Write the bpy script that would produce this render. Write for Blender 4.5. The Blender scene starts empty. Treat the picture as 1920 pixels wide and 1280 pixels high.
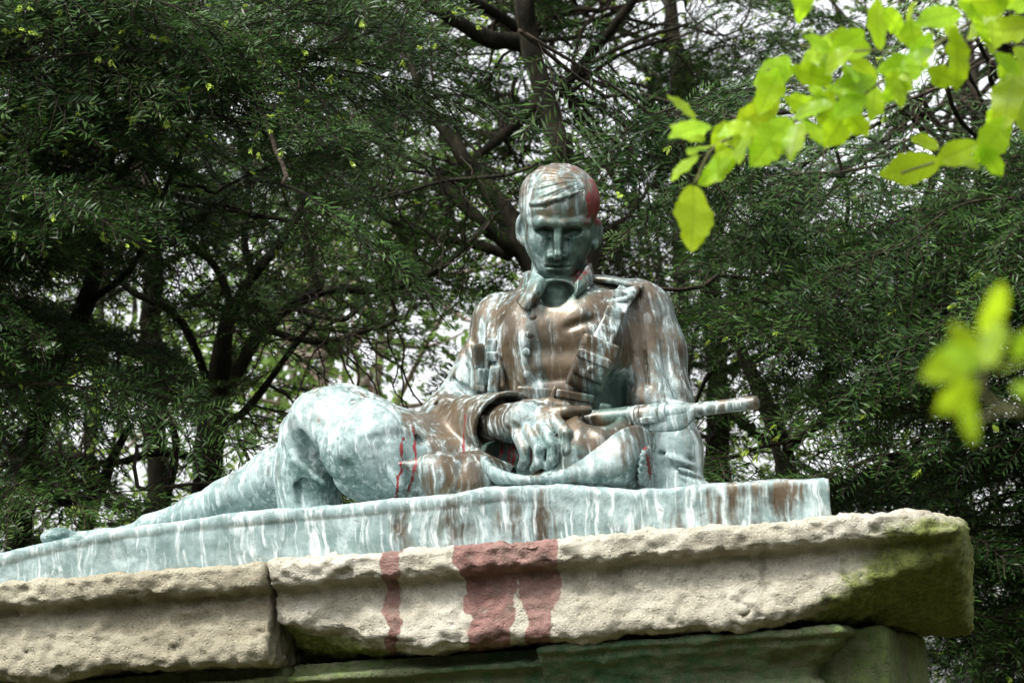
import bpy, math, random
import numpy as np
from mathutils import Matrix, Vector

# ---------------------------------------------------------------- camera, sky, sun, exposure
SC = bpy.context.scene
COL = SC.collection
FPX = 4533.0                                   # focal length in photo pixels (85 mm on 36 mm)
PITCH, ROLL, YAW = math.radians(9.5), math.radians(3.3), math.radians(15.0)
CAM = np.array([0.0, 0.0, 1.6])
FWD = np.array([0, math.cos(PITCH), math.sin(PITCH)])
_r0, _u0 = np.array([1.0, 0, 0]), np.array([0, -math.sin(PITCH), math.cos(PITCH)])
RGT = math.cos(ROLL) * _r0 - math.sin(ROLL) * _u0
UPV = math.sin(ROLL) * _r0 + math.cos(ROLL) * _u0
cd = bpy.data.cameras.new('camera')
cam = bpy.data.objects.new('camera', cd)
COL.objects.link(cam)
cam.matrix_world = Matrix(((RGT[0], UPV[0], -FWD[0], CAM[0]), (RGT[1], UPV[1], -FWD[1], CAM[1]),
                           (RGT[2], UPV[2], -FWD[2], CAM[2]), (0, 0, 0, 1)))
cd.sensor_width = 36.0
cd.lens = FPX * 36.0 / 1920.0
cd.clip_start, cd.clip_end = 0.1, 2000.0
cd.dof.use_dof = True
cd.dof.focus_distance = 5.05
cd.dof.aperture_fstop = 8.5
SC.camera = cam

SUN_EL, SUN_AZ = math.radians(58), math.radians(232)     # azimuth clockwise from +Y: behind the camera, left
wd = bpy.data.worlds.new('World'); SC.world = wd; wd.use_nodes = True
nt = wd.node_tree; nt.nodes.clear()
sky = nt.nodes.new('ShaderNodeTexSky'); sky.sky_type = 'NISHITA'; sky.sun_disc = False
sky.sun_elevation = SUN_EL; sky.sun_rotation = SUN_AZ
sky.air_density = 1.0; sky.dust_density = 4.0; sky.ozone_density = 1.0
hs = nt.nodes.new('ShaderNodeHueSaturation'); hs.inputs['Saturation'].default_value = 0.12
bg = nt.nodes.new('ShaderNodeBackground'); bg.inputs['Strength'].default_value = 0.15
wo = nt.nodes.new('ShaderNodeOutputWorld')
nt.links.new(sky.outputs[0], hs.inputs['Color']); nt.links.new(hs.outputs[0], bg.inputs['Color'])
nt.links.new(bg.outputs[0], wo.inputs['Surface'])
sd_ = bpy.data.lights.new('sun', 'SUN'); sd_.energy = 1.5; sd_.angle = math.radians(10); sd_.color = (1, .96, .9)
so = bpy.data.objects.new('sun', sd_); COL.objects.link(so)
_sv = Vector((math.sin(SUN_AZ) * math.cos(SUN_EL), math.cos(SUN_AZ) * math.cos(SUN_EL), math.sin(SUN_EL)))
so.rotation_euler = _sv.to_track_quat('Z', 'Y').to_euler()
so.location = (0, 0, 12)
vs = SC.view_settings
vs.view_transform = 'Standard'; vs.look = 'None'; vs.exposure = 1.5; vs.gamma = 1.0; vs.use_curve_mapping = False
SC.cycles.use_denoising = True
SC.cycles.max_bounces = 8; SC.cycles.transparent_max_bounces = 6

# ---------------------------------------------------------------- helpers: picture point -> place
def ray(x, y):
    return FWD * FPX + RGT * (x - 960.0) + UPV * (640.0 - y)
def at(x, y, dist):                              # world point at forward distance dist
    return CAM + ray(x, y) * (dist / FPX)
MU = np.array([math.cos(YAW), -math.sin(YAW), 0]); MV = np.array([math.sin(YAW), math.cos(YAW), 0]); MW = np.array([0, 0, 1.0])
_d = ray(1060, 900)
MO = CAM + _d * (5.0 / _d[1])
MCAM = np.array([(CAM - MO) @ MU, (CAM - MO) @ MV, (CAM - MO) @ MW])
def P(x, y, v):                                  # point in the monument's own frame, at depth v of that frame
    d = ray(x, y); d = np.array([d @ MU, d @ MV, d @ MW])
    return MCAM + d * ((v - MCAM[1]) / d[1])
def R(px): return px / 907.0
MMAT = Matrix(((MU[0], MV[0], 0, MO[0]), (MU[1], MV[1], 0, MO[1]), (0, 0, 1, MO[2]), (0, 0, 0, 1)))
CR = np.array([RGT @ MU, RGT @ MV, RGT @ MW]); CUp = np.array([UPV @ MU, UPV @ MV, UPV @ MW]); CF = np.array([FWD @ MU, FWD @ MV, FWD @ MW])
def PX(loc):                                     # monument frame -> picture (for placing stains where they are)
    q = loc - MCAM
    z = q @ CF
    return 960 + FPX * (q @ CR) / z, 640 - FPX * (q @ CUp) / z

# ---------------------------------------------------------------- numpy noise
def _hash(i, j, k, seed):
    n = (i * 374761393 + j * 668265263 + k * 2147483647 + seed * 1274126177) & 0xffffffff
    n = ((n ^ (n >> 13)) * 1274126177) & 0xffffffff
    n = n ^ (n >> 16)
    return (n & 0xffff) / 32767.5 - 1.0
def vnoise(p, seed=0):
    p = np.asarray(p, dtype=np.float64)
    f = np.floor(p).astype(np.int64); t = p - f; t = t * t * t * (t * (t * 6 - 15) + 10)
    i, j, k = f[..., 0], f[..., 1], f[..., 2]
    r = 0
    for dx in (0, 1):
        wx = t[..., 0] if dx else 1 - t[..., 0]
        for dy in (0, 1):
            wy = t[..., 1] if dy else 1 - t[..., 1]
            for dz in (0, 1):
                wz = t[..., 2] if dz else 1 - t[..., 2]
                r = r + wx * wy * wz * _hash(i + dx, j + dy, k + dz, seed)
    return r
def fbm(p, octv=4, seed=0):
    a, s, r = 1.0, 1.0, 0
    for o in range(octv):
        r = r + a * vnoise(p * s + 17.3 * o, seed + o); a *= .5; s *= 2.03
    return r
def sstep(a, b, x):
    t = np.clip((x - a) / (b - a), 0, 1); return t * t * (3 - 2 * t)

# ---------------------------------------------------------------- object helpers
def tag(o, label=None, cat=None, group=None, kind=None):
    if label: o['label'] = label
    if cat: o['category'] = cat
    if group: o['group'] = group
    if kind: o['kind'] = kind
    return o
def empty(name, mat=None):
    o = bpy.data.objects.new(name, None); COL.objects.link(o); o.empty_display_size = .1
    if mat is not None: o.matrix_world = mat
    return o
def mesh_np(name, V, F, mat, parent=None, smooth=True):
    """V (n,3); F (m,4) or (m,3) int array -> one mesh object"""
    me = bpy.data.meshes.new(name)
    V = np.asarray(V, np.float32); F = np.asarray(F, np.int32)
    me.vertices.add(len(V)); me.vertices.foreach_set('co', V.ravel())
    k = F.shape[1]
    me.loops.add(F.size); me.loops.foreach_set('vertex_index', F.ravel())
    me.polygons.add(len(F))
    me.polygons.foreach_set('loop_start', np.arange(0, F.size, k, dtype=np.int32))
    me.polygons.foreach_set('loop_total', np.full(len(F), k, np.int32))
    if smooth: me.polygons.foreach_set('use_smooth', np.ones(len(F), bool))
    me.update(calc_edges=True); me.validate()
    o = bpy.data.objects.new(name, me); COL.objects.link(o)
    if mat: me.materials.append(mat)
    if parent: o.parent = parent
    return o
def attr(o, name, vals):
    a = o.data.attributes.new(name, 'FLOAT', 'POINT'); a.data.foreach_set('value', np.asarray(vals, np.float32))
def verts(o):
    a = np.empty(len(o.data.vertices) * 3, np.float32); o.data.vertices.foreach_get('co', a); return a.reshape(-1, 3).astype(np.float64)

# ---------------------------------------------------------------- signed-distance sculpting
class Grid:
    def __init__(s, lo, hi, h):
        s.h = h; s.lo = np.array(lo, np.float64)
        n = np.ceil((np.array(hi) - s.lo) / h).astype(int) + 1
        s.n = n; s.D = np.full(n, .1, np.float32)
        s.ax = [(s.lo[i] + h * np.arange(n[i])).astype(np.float32) for i in range(3)]
    def _sub(s, lo, hi):
        a = np.maximum(np.floor((np.array(lo) - s.lo) / s.h).astype(int), 0)
        b = np.minimum(np.ceil((np.array(hi) - s.lo) / s.h).astype(int) + 1, s.n)
        if np.any(b <= a): return None, None
        sl = tuple(slice(a[i], b[i]) for i in range(3))
        X, Y, Z = np.meshgrid(*[s.ax[i][sl[i]] for i in range(3)], indexing='ij', sparse=True)
        return sl, (X, Y, Z)
    def add(s, prim, k=.01, mode='u'):
        f, lo, hi = prim
        m = k + .012
        sl, p = s._sub(np.array(lo) - m, np.array(hi) + m)
        if sl is None: return
        d = f(p); A = s.D[sl]
        if mode == 's': d = -d
        if mode == 'u':
            hh = np.maximum(k - np.abs(A - d), 0) / k
            s.D[sl] = np.minimum(A, d) - hh * hh * k * .25
        else:
            hh = np.maximum(k - np.abs(A - d), 0) / k
            s.D[sl] = np.maximum(A, d) + hh * hh * k * .25
    def mesh(s):
        D = s.D; n = D.shape
        S = D < 0
        c = np.zeros(tuple(x - 1 for x in n), np.int8)
        for dx in (0, 1):
            for dy in (0, 1):
                for dz in (0, 1):
                    c += S[dx:n[0]-1+dx, dy:n[1]-1+dy, dz:n[2]-1+dz]
        idx = np.argwhere((c > 0) & (c < 8))
        vid = np.full(c.shape, -1, np.int32); vid[tuple(idx.T)] = np.arange(len(idx))
        del c
        acc = np.zeros((len(idx), 3)); cnt = np.zeros(len(idx))
        cor = [(a, b, d) for a in (0, 1) for b in (0, 1) for d in (0, 1)]
        val = {q: D[idx[:, 0]+q[0], idx[:, 1]+q[1], idx[:, 2]+q[2]].astype(np.float64) for q in cor}
        for q in cor:
            for ax in range(3):
                if q[ax] == 0:
                    r = list(q); r[ax] = 1; r = tuple(r)
                    a, b = val[q], val[r]
                    m = (a < 0) != (b < 0)
                    t = np.where(m, a / np.where(m, a - b, 1), 0)
                    for j in range(3):
                        acc[:, j] += np.where(m, q[j] + (t if j == ax else 0), 0)
                    cnt += m
        V = s.lo + (idx + acc / cnt[:, None]) * s.h
        F = []
        for ax in range(3):
            o1, o2 = [(1, 2), (2, 0), (0, 1)][ax]
            sl0 = [slice(None)] * 3; sl1 = [slice(None)] * 3
            sl0[ax] = slice(0, n[ax]-1); sl1[ax] = slice(1, n[ax])
            a, b = S[tuple(sl0)], S[tuple(sl1)]
            e = np.argwhere(a != b)
            e = e[(e[:, o1] > 0) & (e[:, o2] > 0) & (e[:, o1] < n[o1]-1) & (e[:, o2] < n[o2]-1)]
            ins = S[tuple(e.T)]
            def cell(d1, d2):
                q = e.copy(); q[:, o1] -= d1; q[:, o2] -= d2
                return vid[tuple(q.T)]
            q = np.stack([cell(1, 1), cell(0, 1), cell(0, 0), cell(1, 0)], 1)
            q[~ins] = q[~ins][:, ::-1]
            F.append(q)
        F = np.concatenate(F); F = F[(F >= 0).all(1)]
        return V, F
def _bb(pts, r):
    pts = np.array(pts); return pts.min(0) - r, pts.max(0) + r
def rcone(a, b, ra, rb, flat=None):
    a, b = np.array(a), np.array(b); ba = b - a; L = max(ba @ ba, 1e-9)
    def f(p):
        X, Y, Z = (p[i] - np.float32(a[i]) for i in range(3))
        t = np.clip((X * ba[0] + Y * ba[1] + Z * ba[2]) / L, 0, 1).astype(np.float32)
        return np.sqrt((X - t*ba[0])**2 + (Y - t*ba[1])**2 + (Z - t*ba[2])**2) - (ra + (rb - ra) * t)
    lo, hi = _bb([a, b], max(ra, rb)); return f, lo, hi
def ell(c, r, M=None):
    c = np.array(c); r = np.array(r, float)
    M = np.eye(3) if M is None else np.array(M)         # rows = axes
    def f(p):
        X, Y, Z = (p[i] - np.float32(c[i]) for i in range(3))
        q = [(M[i, 0]*X + M[i, 1]*Y + M[i, 2]*Z) / r[i] for i in range(3)]
        k0 = np.sqrt(q[0]**2 + q[1]**2 + q[2]**2)
        k1 = np.sqrt((q[0]/r[0])**2 + (q[1]/r[1])**2 + (q[2]/r[2])**2) + 1e-6
        return k0 * (k0 - 1) / k1
    e = np.sqrt(((M * r[:, None])**2).sum(0)); return f, c - e, c + e
def rbox(c, h, M=None, rd=.004):
    c = np.array(c); h = np.array(h, float); M = np.eye(3) if M is None else np.array(M)
    def f(p):
        X, Y, Z = (p[i] - np.float32(c[i]) for i in range(3))
        q = [np.abs(M[i, 0]*X + M[i, 1]*Y + M[i, 2]*Z) - (h[i] - rd) for i in range(3)]
        out = np.sqrt(np.maximum(q[0], 0)**2 + np.maximum(q[1], 0)**2 + np.maximum(q[2], 0)**2)
        return out + np.minimum(np.maximum(np.maximum(q[0], q[1]), q[2]), 0) - rd
    e = np.abs(M * h[:, None]).sum(0); return f, c - e, c + e
def plane(p0, nrm, lo, hi):                              # inside = behind the normal
    p0 = np.array(p0); nrm = np.array(nrm) / np.linalg.norm(nrm)
    def f(p): return (p[0]-p0[0])*nrm[0] + (p[1]-p0[1])*nrm[1] + (p[2]-p0[2])*nrm[2]
    return f, lo, hi
def inter(A, *others):                                   # A cut by the others
    def f(p):
        d = A[0](p)
        for o, sgn in others: d = np.maximum(d, sgn * o[0](p))
        return d
    return f, A[1], A[2]
def chain(g, pts, k, kk=.006, mode='u'):
    """pts: (x,y,v,r_px) ... ; a tapered bent limb joined to the grid"""
    q = [(P(x, y, v), R(r)) for x, y, v, r in pts]
    prims = [rcone(a[0], b[0], a[1], b[1]) for a, b in zip(q[:-1], q[1:])]
    lo = np.min([p[1] for p in prims], 0); hi = np.max([p[2] for p in prims], 0)
    def f(p):
        d = prims[0][0](p)
        for pr in prims[1:]:
            e = pr[0](p); h = np.maximum(kk - np.abs(d - e), 0) / kk; d = np.minimum(d, e) - h*h*kk*.25
        return d
    g.add((f, lo, hi), k, mode)
IMG = np.array([CR, CF, CUp])                            # axes of a thing turned square to the viewer
def rotimg(deg, tip=0):                                  # rotate in the picture plane (clockwise +), rows = axes
    a = math.radians(deg); b = math.radians(tip)
    X = CR * math.cos(a) - CUp * math.sin(a); Z = CR * math.sin(a) + CUp * math.cos(a)
    return np.array([X, CF * math.cos(b) + Z * math.sin(b), Z * math.cos(b) - CF * math.sin(b)])
def E(x, y, v, rx, ry, rv, deg=0, tip=0):                # ellipsoid: rx, ry in picture pixels, rv in metres
    return ell(P(x, y, v), (R(rx), rv, R(ry)), rotimg(deg, tip))
def B(x, y, v, hx, hy, hv, deg=0, rd=.004, tip=0):
    return rbox(P(x, y, v), (R(hx), hv, R(hy)), rotimg(deg, tip), rd)

# ---------------------------------------------------------------- lofts and tubes
def crom(pts, n):
    pts = np.array(pts, float); m = len(pts)
    q = np.vstack([2*pts[0]-pts[1], pts, 2*pts[-1]-pts[-2]])
    t = np.linspace(0, m-1, n); i = np.minimum(t.astype(int), m-2); f = (t - i)[:, None]
    a, b, c, d = q[i], q[i+1], q[i+2], q[i+3]
    return .5*((2*b)+(-a+c)*f+(2*a-5*b+4*c-d)*f*f+(-a+3*b-3*c+d)*f**3)
def gridfaces(nu, nv, close=False):
    i, j = np.meshgrid(np.arange(nu-1), np.arange(nv if close else nv-1), indexing='ij')
    a = i*nv+j; b = i*nv+(j+1) % nv
    return np.stack([a, b, b+nv, a+nv], -1).reshape(-1, 4)
def loft(name, rows, nu, nv, th, mat, parent):
    rows = [crom(r, nu) for r in rows]
    A = np.stack(rows, 1)                                 # nu, K, 3
    V = np.stack([crom(A[i], nv) for i in range(nu)])
    o = mesh_np(name, V.reshape(-1, 3), gridfaces(nu, nv), mat, parent)
    m = o.modifiers.new('s', 'SOLIDIFY'); m.thickness = th; m.offset = 0
    return o
def tube_geo(pts, rad, seg=12, cap=True, twist=0):
    pts = np.asarray(pts, float); rad = np.asarray(rad, float) * np.ones(len(pts))
    T = np.gradient(pts, axis=0); T /= np.linalg.norm(T, axis=1)[:, None] + 1e-12
    ref = np.array([0, 0, 1.0]) if abs(T[0][2]) < .8 else np.array([1.0, 0, 0])
    N = []; n = np.cross(T[0], ref); n /= np.linalg.norm(n)
    for t in T:
        n = n - t*(n @ t); n /= np.linalg.norm(n)+1e-12; N.append(n)
    N = np.array(N); Bn = np.cross(T, N)
    a = np.linspace(0, 2*np.pi, seg, endpoint=False)
    V = pts[:, None] + rad[:, None, None]*(np.cos(a)[None, :, None]*N[:, None] + np.sin(a)[None, :, None]*Bn[:, None])
    F = gridfaces(len(pts), seg, True); V = V.reshape(-1, 3)
    if cap:
        c0, c1 = len(V), len(V)+1; V = np.vstack([V, pts[0], pts[-1]])
        j = np.arange(seg); k = (j+1) % seg; o = (len(pts)-1)*seg
        F = np.vstack([F, np.stack([k, j, np.full(seg, c0), np.full(seg, c0)], 1)[:, [0, 1, 2, 2]], np.stack([o+j, o+k, np.full(seg, c1), np.full(seg, c1)], 1)])
    return V, F
def tri_fix(F):                                           # split mixed quads/degenerate quads into triangles
    a = F[:, :3]; m = F[:, 2] != F[:, 3]; return np.vstack([a, F[m][:, [0, 2, 3]]])
def tube(name, pts, rad, mat, parent=None, seg=12):
    V, F = tube_geo(pts, rad, seg); return mesh_np(name, V, tri_fix(F), mat, parent)
def obox(name, c, h, M, mat, parent, bev=.004, sub=3):
    """bevelled box with axes M (rows), as its own mesh"""
    h = np.array(h); k = sub+3
    t = np.concatenate([[-1], np.linspace(-1, 1, k-2), [1]])
    V, F, off = [], [], 0
    for ax in range(3):
        for s in (-1, 1):
            a, b = [(1, 2), (2, 0), (0, 1)][ax]
            g = np.zeros((k, k, 3)); g[..., ax] = s
            ta = np.linspace(-1, 1, k)
            g[..., a] = ta[:, None]; g[..., b] = ta[None, :]
            f = gridfaces(k, k)+off
            if s < 0: f = f[:, ::-1]
            V.append(g.reshape(-1, 3)); F.append(f); off += k*k
    V = np.vstack(V)*h; F = np.vstack(F)
    q, inv = np.unique(np.round(V, 6), axis=0, return_inverse=True); F = inv.reshape(-1)[F]
    core = np.clip(q, -(h-bev), h-bev); d = q-core; L = np.linalg.norm(d, axis=1); m = L > 1e-9
    q[m] = core[m]+d[m]/L[m, None]*bev
    return mesh_np(name, np.array(c)+q @ np.array(M), F, mat, parent)
# ---------------------------------------------------------------- materials
class NT:
    def __init__(s, name):
        s.m = bpy.data.materials.new(name); s.m.use_nodes = True; s.t = s.m.node_tree
        s.t.nodes.clear(); s.out = s.n('ShaderNodeOutputMaterial')
    def n(s, typ, **kw):
        x = s.t.nodes.new(typ)
        for k, v in kw.items(): setattr(x, k, v)
        return x
    def l(s, a, b): s.t.links.new(a, b)
    def set(s, sock, v):
        if isinstance(v, bpy.types.NodeSocket): s.l(v, sock)
        else: sock.default_value = v
    def coord(s, kind='Object'): return s.n('ShaderNodeTexCoord').outputs[kind]
    def map(s, vec, scale, loc=(0, 0, 0), rot=(0, 0, 0)):
        m = s.n('ShaderNodeMapping'); s.l(vec, m.inputs[0]); m.inputs['Scale'].default_value = scale
        m.inputs['Location'].default_value = loc; m.inputs['Rotation'].default_value = rot; return m.outputs[0]
    def noise(s, vec, scale, det=4, rough=.55, dist=0):
        x = s.n('ShaderNodeTexNoise'); s.l(vec, x.inputs['Vector']); x.inputs['Scale'].default_value = scale
        x.inputs['Detail'].default_value = det; x.inputs['Roughness'].default_value = rough; x.inputs['Distortion'].default_value = dist
        return x.outputs['Fac']
    def math(s, op, a, b=0.0, c=None, clamp=False):
        x = s.n('ShaderNodeMath', operation=op, use_clamp=clamp); s.set(x.inputs[0], a); s.set(x.inputs[1], b)
        if c is not None: s.set(x.inputs[2], c)
        return x.outputs[0]
    def ramp(s, fac, a, b, lo=0.0, hi=1.0):
        x = s.n('ShaderNodeMapRange', interpolation_type='SMOOTHSTEP'); s.set(x.inputs['Value'], fac)
        x.inputs['From Min'].default_value = a; x.inputs['From Max'].default_value = b
        x.inputs['To Min'].default_value = lo; x.inputs['To Max'].default_value = hi; return x.outputs[0]
    def mix(s, fac, a, b):
        x = s.n('ShaderNodeMix', data_type='RGBA'); s.set(x.inputs['Factor'], fac)
        for k, v in ((6, a), (7, b)):
            if isinstance(v, bpy.types.NodeSocket): s.l(v, x.inputs[k])
            else: x.inputs[k].default_value = (*v, 1)
        return x.outputs[2]
    def attr(s, name): return s.n('ShaderNodeAttribute', attribute_name=name).outputs['Fac']
    def bump(s, h, strength, dist):
        x = s.n('ShaderNodeBump'); s.l(h, x.inputs['Height']); x.inputs['Strength'].default_value = strength
        x.inputs['Distance'].default_value = dist; return x.outputs[0]
    def bsdf(s, col, rough=.6, spec=.4, metal=0.0, nrm=None):
        b = s.n('ShaderNodeBsdfPrincipled'); s.set(b.inputs['Base Color'], col if isinstance(col, bpy.types.NodeSocket) else (*col, 1))
        s.set(b.inputs['Roughness'], rough); s.set(b.inputs['Metallic'], metal); b.inputs['Specular IOR Level'].default_value = spec
        if nrm is not None: s.l(nrm, b.inputs['Normal'])
        return b
    def done(s, sh): s.l(sh.outputs[0], s.out.inputs['Surface']); return s.m

def mat_bronze():
    t = NT('weathered_bronze'); c = t.coord()
    warp = t.n('ShaderNodeTexNoise'); t.l(c, warp.inputs['Vector']); warp.inputs['Scale'].default_value = 14
    va = t.n('ShaderNodeVectorMath', operation='MULTIPLY_ADD'); t.l(warp.outputs['Color'], va.inputs[0])
    va.inputs[1].default_value = (.03, .03, .03); t.l(c, va.inputs[2]); cw = va.outputs[0]
    pale_b, red_b, dark_b = t.attr('pale'), t.attr('red'), t.attr('dark')
    fine = t.noise(t.map(cw, (95, 95, 5)), 1.0, 3, .6)            # thin rain runs
    wide = t.noise(t.map(cw, (26, 26, 2.2)), 1.0, 4, .6)          # broad runs
    blot = t.noise(cw, 16, 8, .68)
    flake = t.noise(cw, 70, 6, .72)
    def sg(n, a): return t.math('MULTIPLY_ADD', n, 2*a, -a)
    v = t.math('ADD', pale_b, t.math('ADD', sg(wide, 1.15), t.math('ADD', sg(blot, .95), sg(fine, .95))))
    soft = t.ramp(v, -.55, .55)                                    # slow change from bare brown to verdigris
    chip = t.ramp(t.math('ADD', v, sg(flake, 1.3)), .02, .20)      # flaked crust with an edge
    drip = t.ramp(t.math('ADD', fine, t.math('MULTIPLY_ADD', blot, .30, -.15)), .60, .68)
    drip = t.math('MULTIPLY', drip, t.ramp(t.noise(cw, 6, 3, .5), .47, .62, .06, 1.0))
    fl = t.attr('flaky')
    chip = t.math('MULTIPLY', chip, fl)
    pale = t.math('ADD', t.math('MULTIPLY', soft, t.math('MULTIPLY_ADD', fl, -.38, .93)), t.math('MULTIPLY', chip, .42), clamp=True)
    pale = t.math('MAXIMUM', pale, t.math('MULTIPLY', drip, t.math('MULTIPLY_ADD', soft, .45, .30)))
    tone = t.noise(cw, 9, 5, .6)
    brown = t.mix(t.ramp(tone, .3, .7), (.050, .038, .024), (.135, .098, .058))
    brown = t.mix(t.ramp(wide, .5, .66), brown, (.050, .050, .038))
    brown = t.mix(t.ramp(fine, .5, .66, 0, .6), brown, (.17, .145, .110))
    brown = t.mix(t.ramp(flake, .5, .7, 0, .5), brown, (.035, .028, .021))
    green = t.mix(t.ramp(t.noise(cw, 22, 6, .65), .35, .65), (.024, .046, .037), (.095, .150, .122))
    base = t.mix(t.ramp(t.math('ADD', t.math('ADD', dark_b, .08), sg(blot, .9)), .2, .7), brown, green)
    blue = t.mix(t.ramp(t.noise(cw, 30, 7, .7), .35, .68), (.12, .19, .185), (.38, .475, .475))
    blue = t.mix(t.ramp(t.noise(cw, 7, 4, .6), .4, .65, 0, .55), blue, (.13, .205, .20))
    blue = t.mix(t.ramp(fine, .5, .72), blue, (.56, .63, .63))
    blue = t.mix(t.ramp(t.math('ADD', dark_b, sg(flake, 1.2)), .2, .8), blue, (.065, .125, .112))
    col = t.mix(pale, base, blue)
    pit = t.ramp(t.noise(cw, 150, 4, .75), .62, .70)
    scr = t.ramp(t.noise(t.map(cw, (22, 22, 150)), 1.0, 5, .7), .63, .70)
    col = t.mix(t.math('MULTIPLY', t.math('MAXIMUM', pit, scr), .8), col, (.035, .05, .048))
    rm = t.math('ADD', red_b, t.math('MULTIPLY_ADD', flake, 1.8, -.9))
    rm = t.ramp(t.math('ADD', rm, t.math('MULTIPLY_ADD', fine, 1.2, -.6)), .35, .7)
    redc = t.mix(t.ramp(blot, .35, .65), (.10, .008, .008), (.22, .026, .024))
    col = t.mix(rm, col, redc)
    h = t.math('ADD', t.math('MULTIPLY', pale, .6), t.math('ADD', t.math('MULTIPLY', flake, .6), t.math('MULTIPLY', blot, .5)))
    nrm = t.bump(h, .5, .0016)
    b = t.bsdf(col, t.ramp(pale, 0, 1, .33, .66), .5, t.ramp(pale, 0, 1, .30, 0), nrm)
    return t.done(b)

def mat_stone(name, a, bcol, green=0.0):
    t = NT(name); c = t.coord()
    big = t.noise(c, 5, 6, .65); mid = t.noise(c, 34, 8, .7); grain = t.noise(c, 260, 4, .7)
    strat = t.noise(t.map(c, (3, 3, 40)), 1.0, 5, .6)
    col = t.mix(t.ramp(big, .35, .68), a, bcol)
    col = t.mix(t.ramp(mid, .5, .75, 0, .7), col, tuple(x * .55 for x in a))
    col = t.mix(t.ramp(grain, .42, .75, 0, .6), col, tuple(x * 1.25 for x in bcol))
    col = t.mix(t.ramp(strat, .55, .75, 0, .45), col, (.22, .16, .10))
    soot = t.math('MULTIPLY', t.ramp(t.noise(c, 9, 6, .7), .52, .66), t.ramp(t.noise(t.map(c, (30, 30, 6)), 1.0, 4, .7), .45, .62))
    col = t.mix(t.math('MULTIPLY', soot, .6), col, (.10, .092, .075))
    vor = t.n('ShaderNodeTexVoronoi', feature='F1'); t.l(c, vor.inputs['Vector']); vor.inputs['Scale'].default_value = 95
    spots = t.ramp(t.noise(c, 60, 5, .8), .66, .72)
    col = t.mix(t.math('MULTIPLY', spots, .75), col, (.035, .032, .026))
    moss_b = t.math('ADD', t.attr('moss'), green)
    mm = t.ramp(t.math('ADD', moss_b, t.math('ADD', t.math('MULTIPLY_ADD', mid, .9, -.45), t.math('MULTIPLY_ADD', big, .7, -.35))), .3, .75)
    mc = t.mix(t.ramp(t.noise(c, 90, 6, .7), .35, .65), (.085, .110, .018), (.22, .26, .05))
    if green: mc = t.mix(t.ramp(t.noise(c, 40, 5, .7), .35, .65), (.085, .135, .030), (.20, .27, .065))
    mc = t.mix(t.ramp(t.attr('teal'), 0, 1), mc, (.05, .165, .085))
    col = t.mix(t.math('MULTIPLY', mm, .93), col, mc)
    rb = t.math('ADD', t.attr('paint'), t.math('ADD', t.math('MULTIPLY_ADD', grain, .7, -.35), t.math('MULTIPLY_ADD', mid, .8, -.4)))
    pm = t.ramp(rb, .30, .62)
    pc = t.mix(t.ramp(mid, .35, .65), (.17, .085, .072), (.30, .165, .145))
    col = t.mix(t.math('MULTIPLY', pm, t.math('MULTIPLY', t.ramp(mid, .22, .5, .62, 1.0), t.ramp(big, .3, .6, .75, .97))), col, pc)
    pock = t.ramp(vor.outputs['Distance'], .0, .32)
    h = t.math('ADD', t.math('MULTIPLY', mid, 1.0), t.math('ADD', t.math('MULTIPLY', grain, .55), t.math('ADD', t.math('MULTIPLY', pock, .35), t.math('MULTIPLY', strat, .5))))
    b = t.bsdf(col, .9, .2, 0, t.bump(h, 1.0, .009))
    return t.done(b)

def mat_simple(name, a, b, scale, rough=.7, spec=.3, bump=0, stretch=(1, 1, 1)):
    t = NT(name); c = t.map(t.coord(), stretch)
    f = t.noise(c, scale, 6, .65); col = t.mix(t.ramp(f, .35, .68), a, b)
    nr = t.bump(f, 1.0, bump) if bump else None
    return t.done(t.bsdf(col, rough, spec, 0, nr))

def mat_leaf(name, a, b, trans, rough=.45, spec=.4, tcol=None):
    t = NT(name)
    g = t.n('ShaderNodeNewGeometry'); v = t.n('ShaderNodeAttribute', attribute_name='vary').outputs['Fac']
    col = t.mix(v, a, b)
    rnd = t.n('ShaderNodeObjectInfo').outputs['Random']
    hsv = t.n('ShaderNodeHueSaturation'); t.l(col, hsv.inputs['Color']); t.l(t.ramp(rnd, 0, 1, .49, .515), hsv.inputs['Hue']); t.l(t.ramp(t.math('FRACT', t.math('MULTIPLY', rnd, 7.31)), 0, 1, .75, 1.15), hsv.inputs['Value']); col = hsv.outputs[0]
    d = t.bsdf(col, rough, spec)
    tr = t.n('ShaderNodeBsdfTranslucent')
    if tcol:
        h2 = t.n('ShaderNodeHueSaturation'); t.l(t.mix(v, tuple(x*.62 for x in tcol), tcol), h2.inputs['Color']); t.l(t.ramp(rnd, 0, 1, .495, .515), h2.inputs['Hue']); t.l(t.ramp(t.math('FRACT', t.math('MULTIPLY', rnd, 3.77)), 0, 1, .78, 1.15), h2.inputs['Value']); t.l(h2.outputs[0], tr.inputs['Color'])
    else: t.l(col, tr.inputs['Color'])
    mx = t.n('ShaderNodeMixShader'); mx.inputs[0].default_value = trans
    t.l(d.outputs[0], mx.inputs[1]); t.l(tr.outputs[0], mx.inputs[2])
    return t.done(mx)

BRZ = mat_bronze()
# ---------------------------------------------------------------- the bronze statue
ST = empty('bronze_statue', MMAT)
tag(ST, 'weathered bronze statue of a reclining soldier with hat and rifle on stone pedestal', 'statue')

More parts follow.
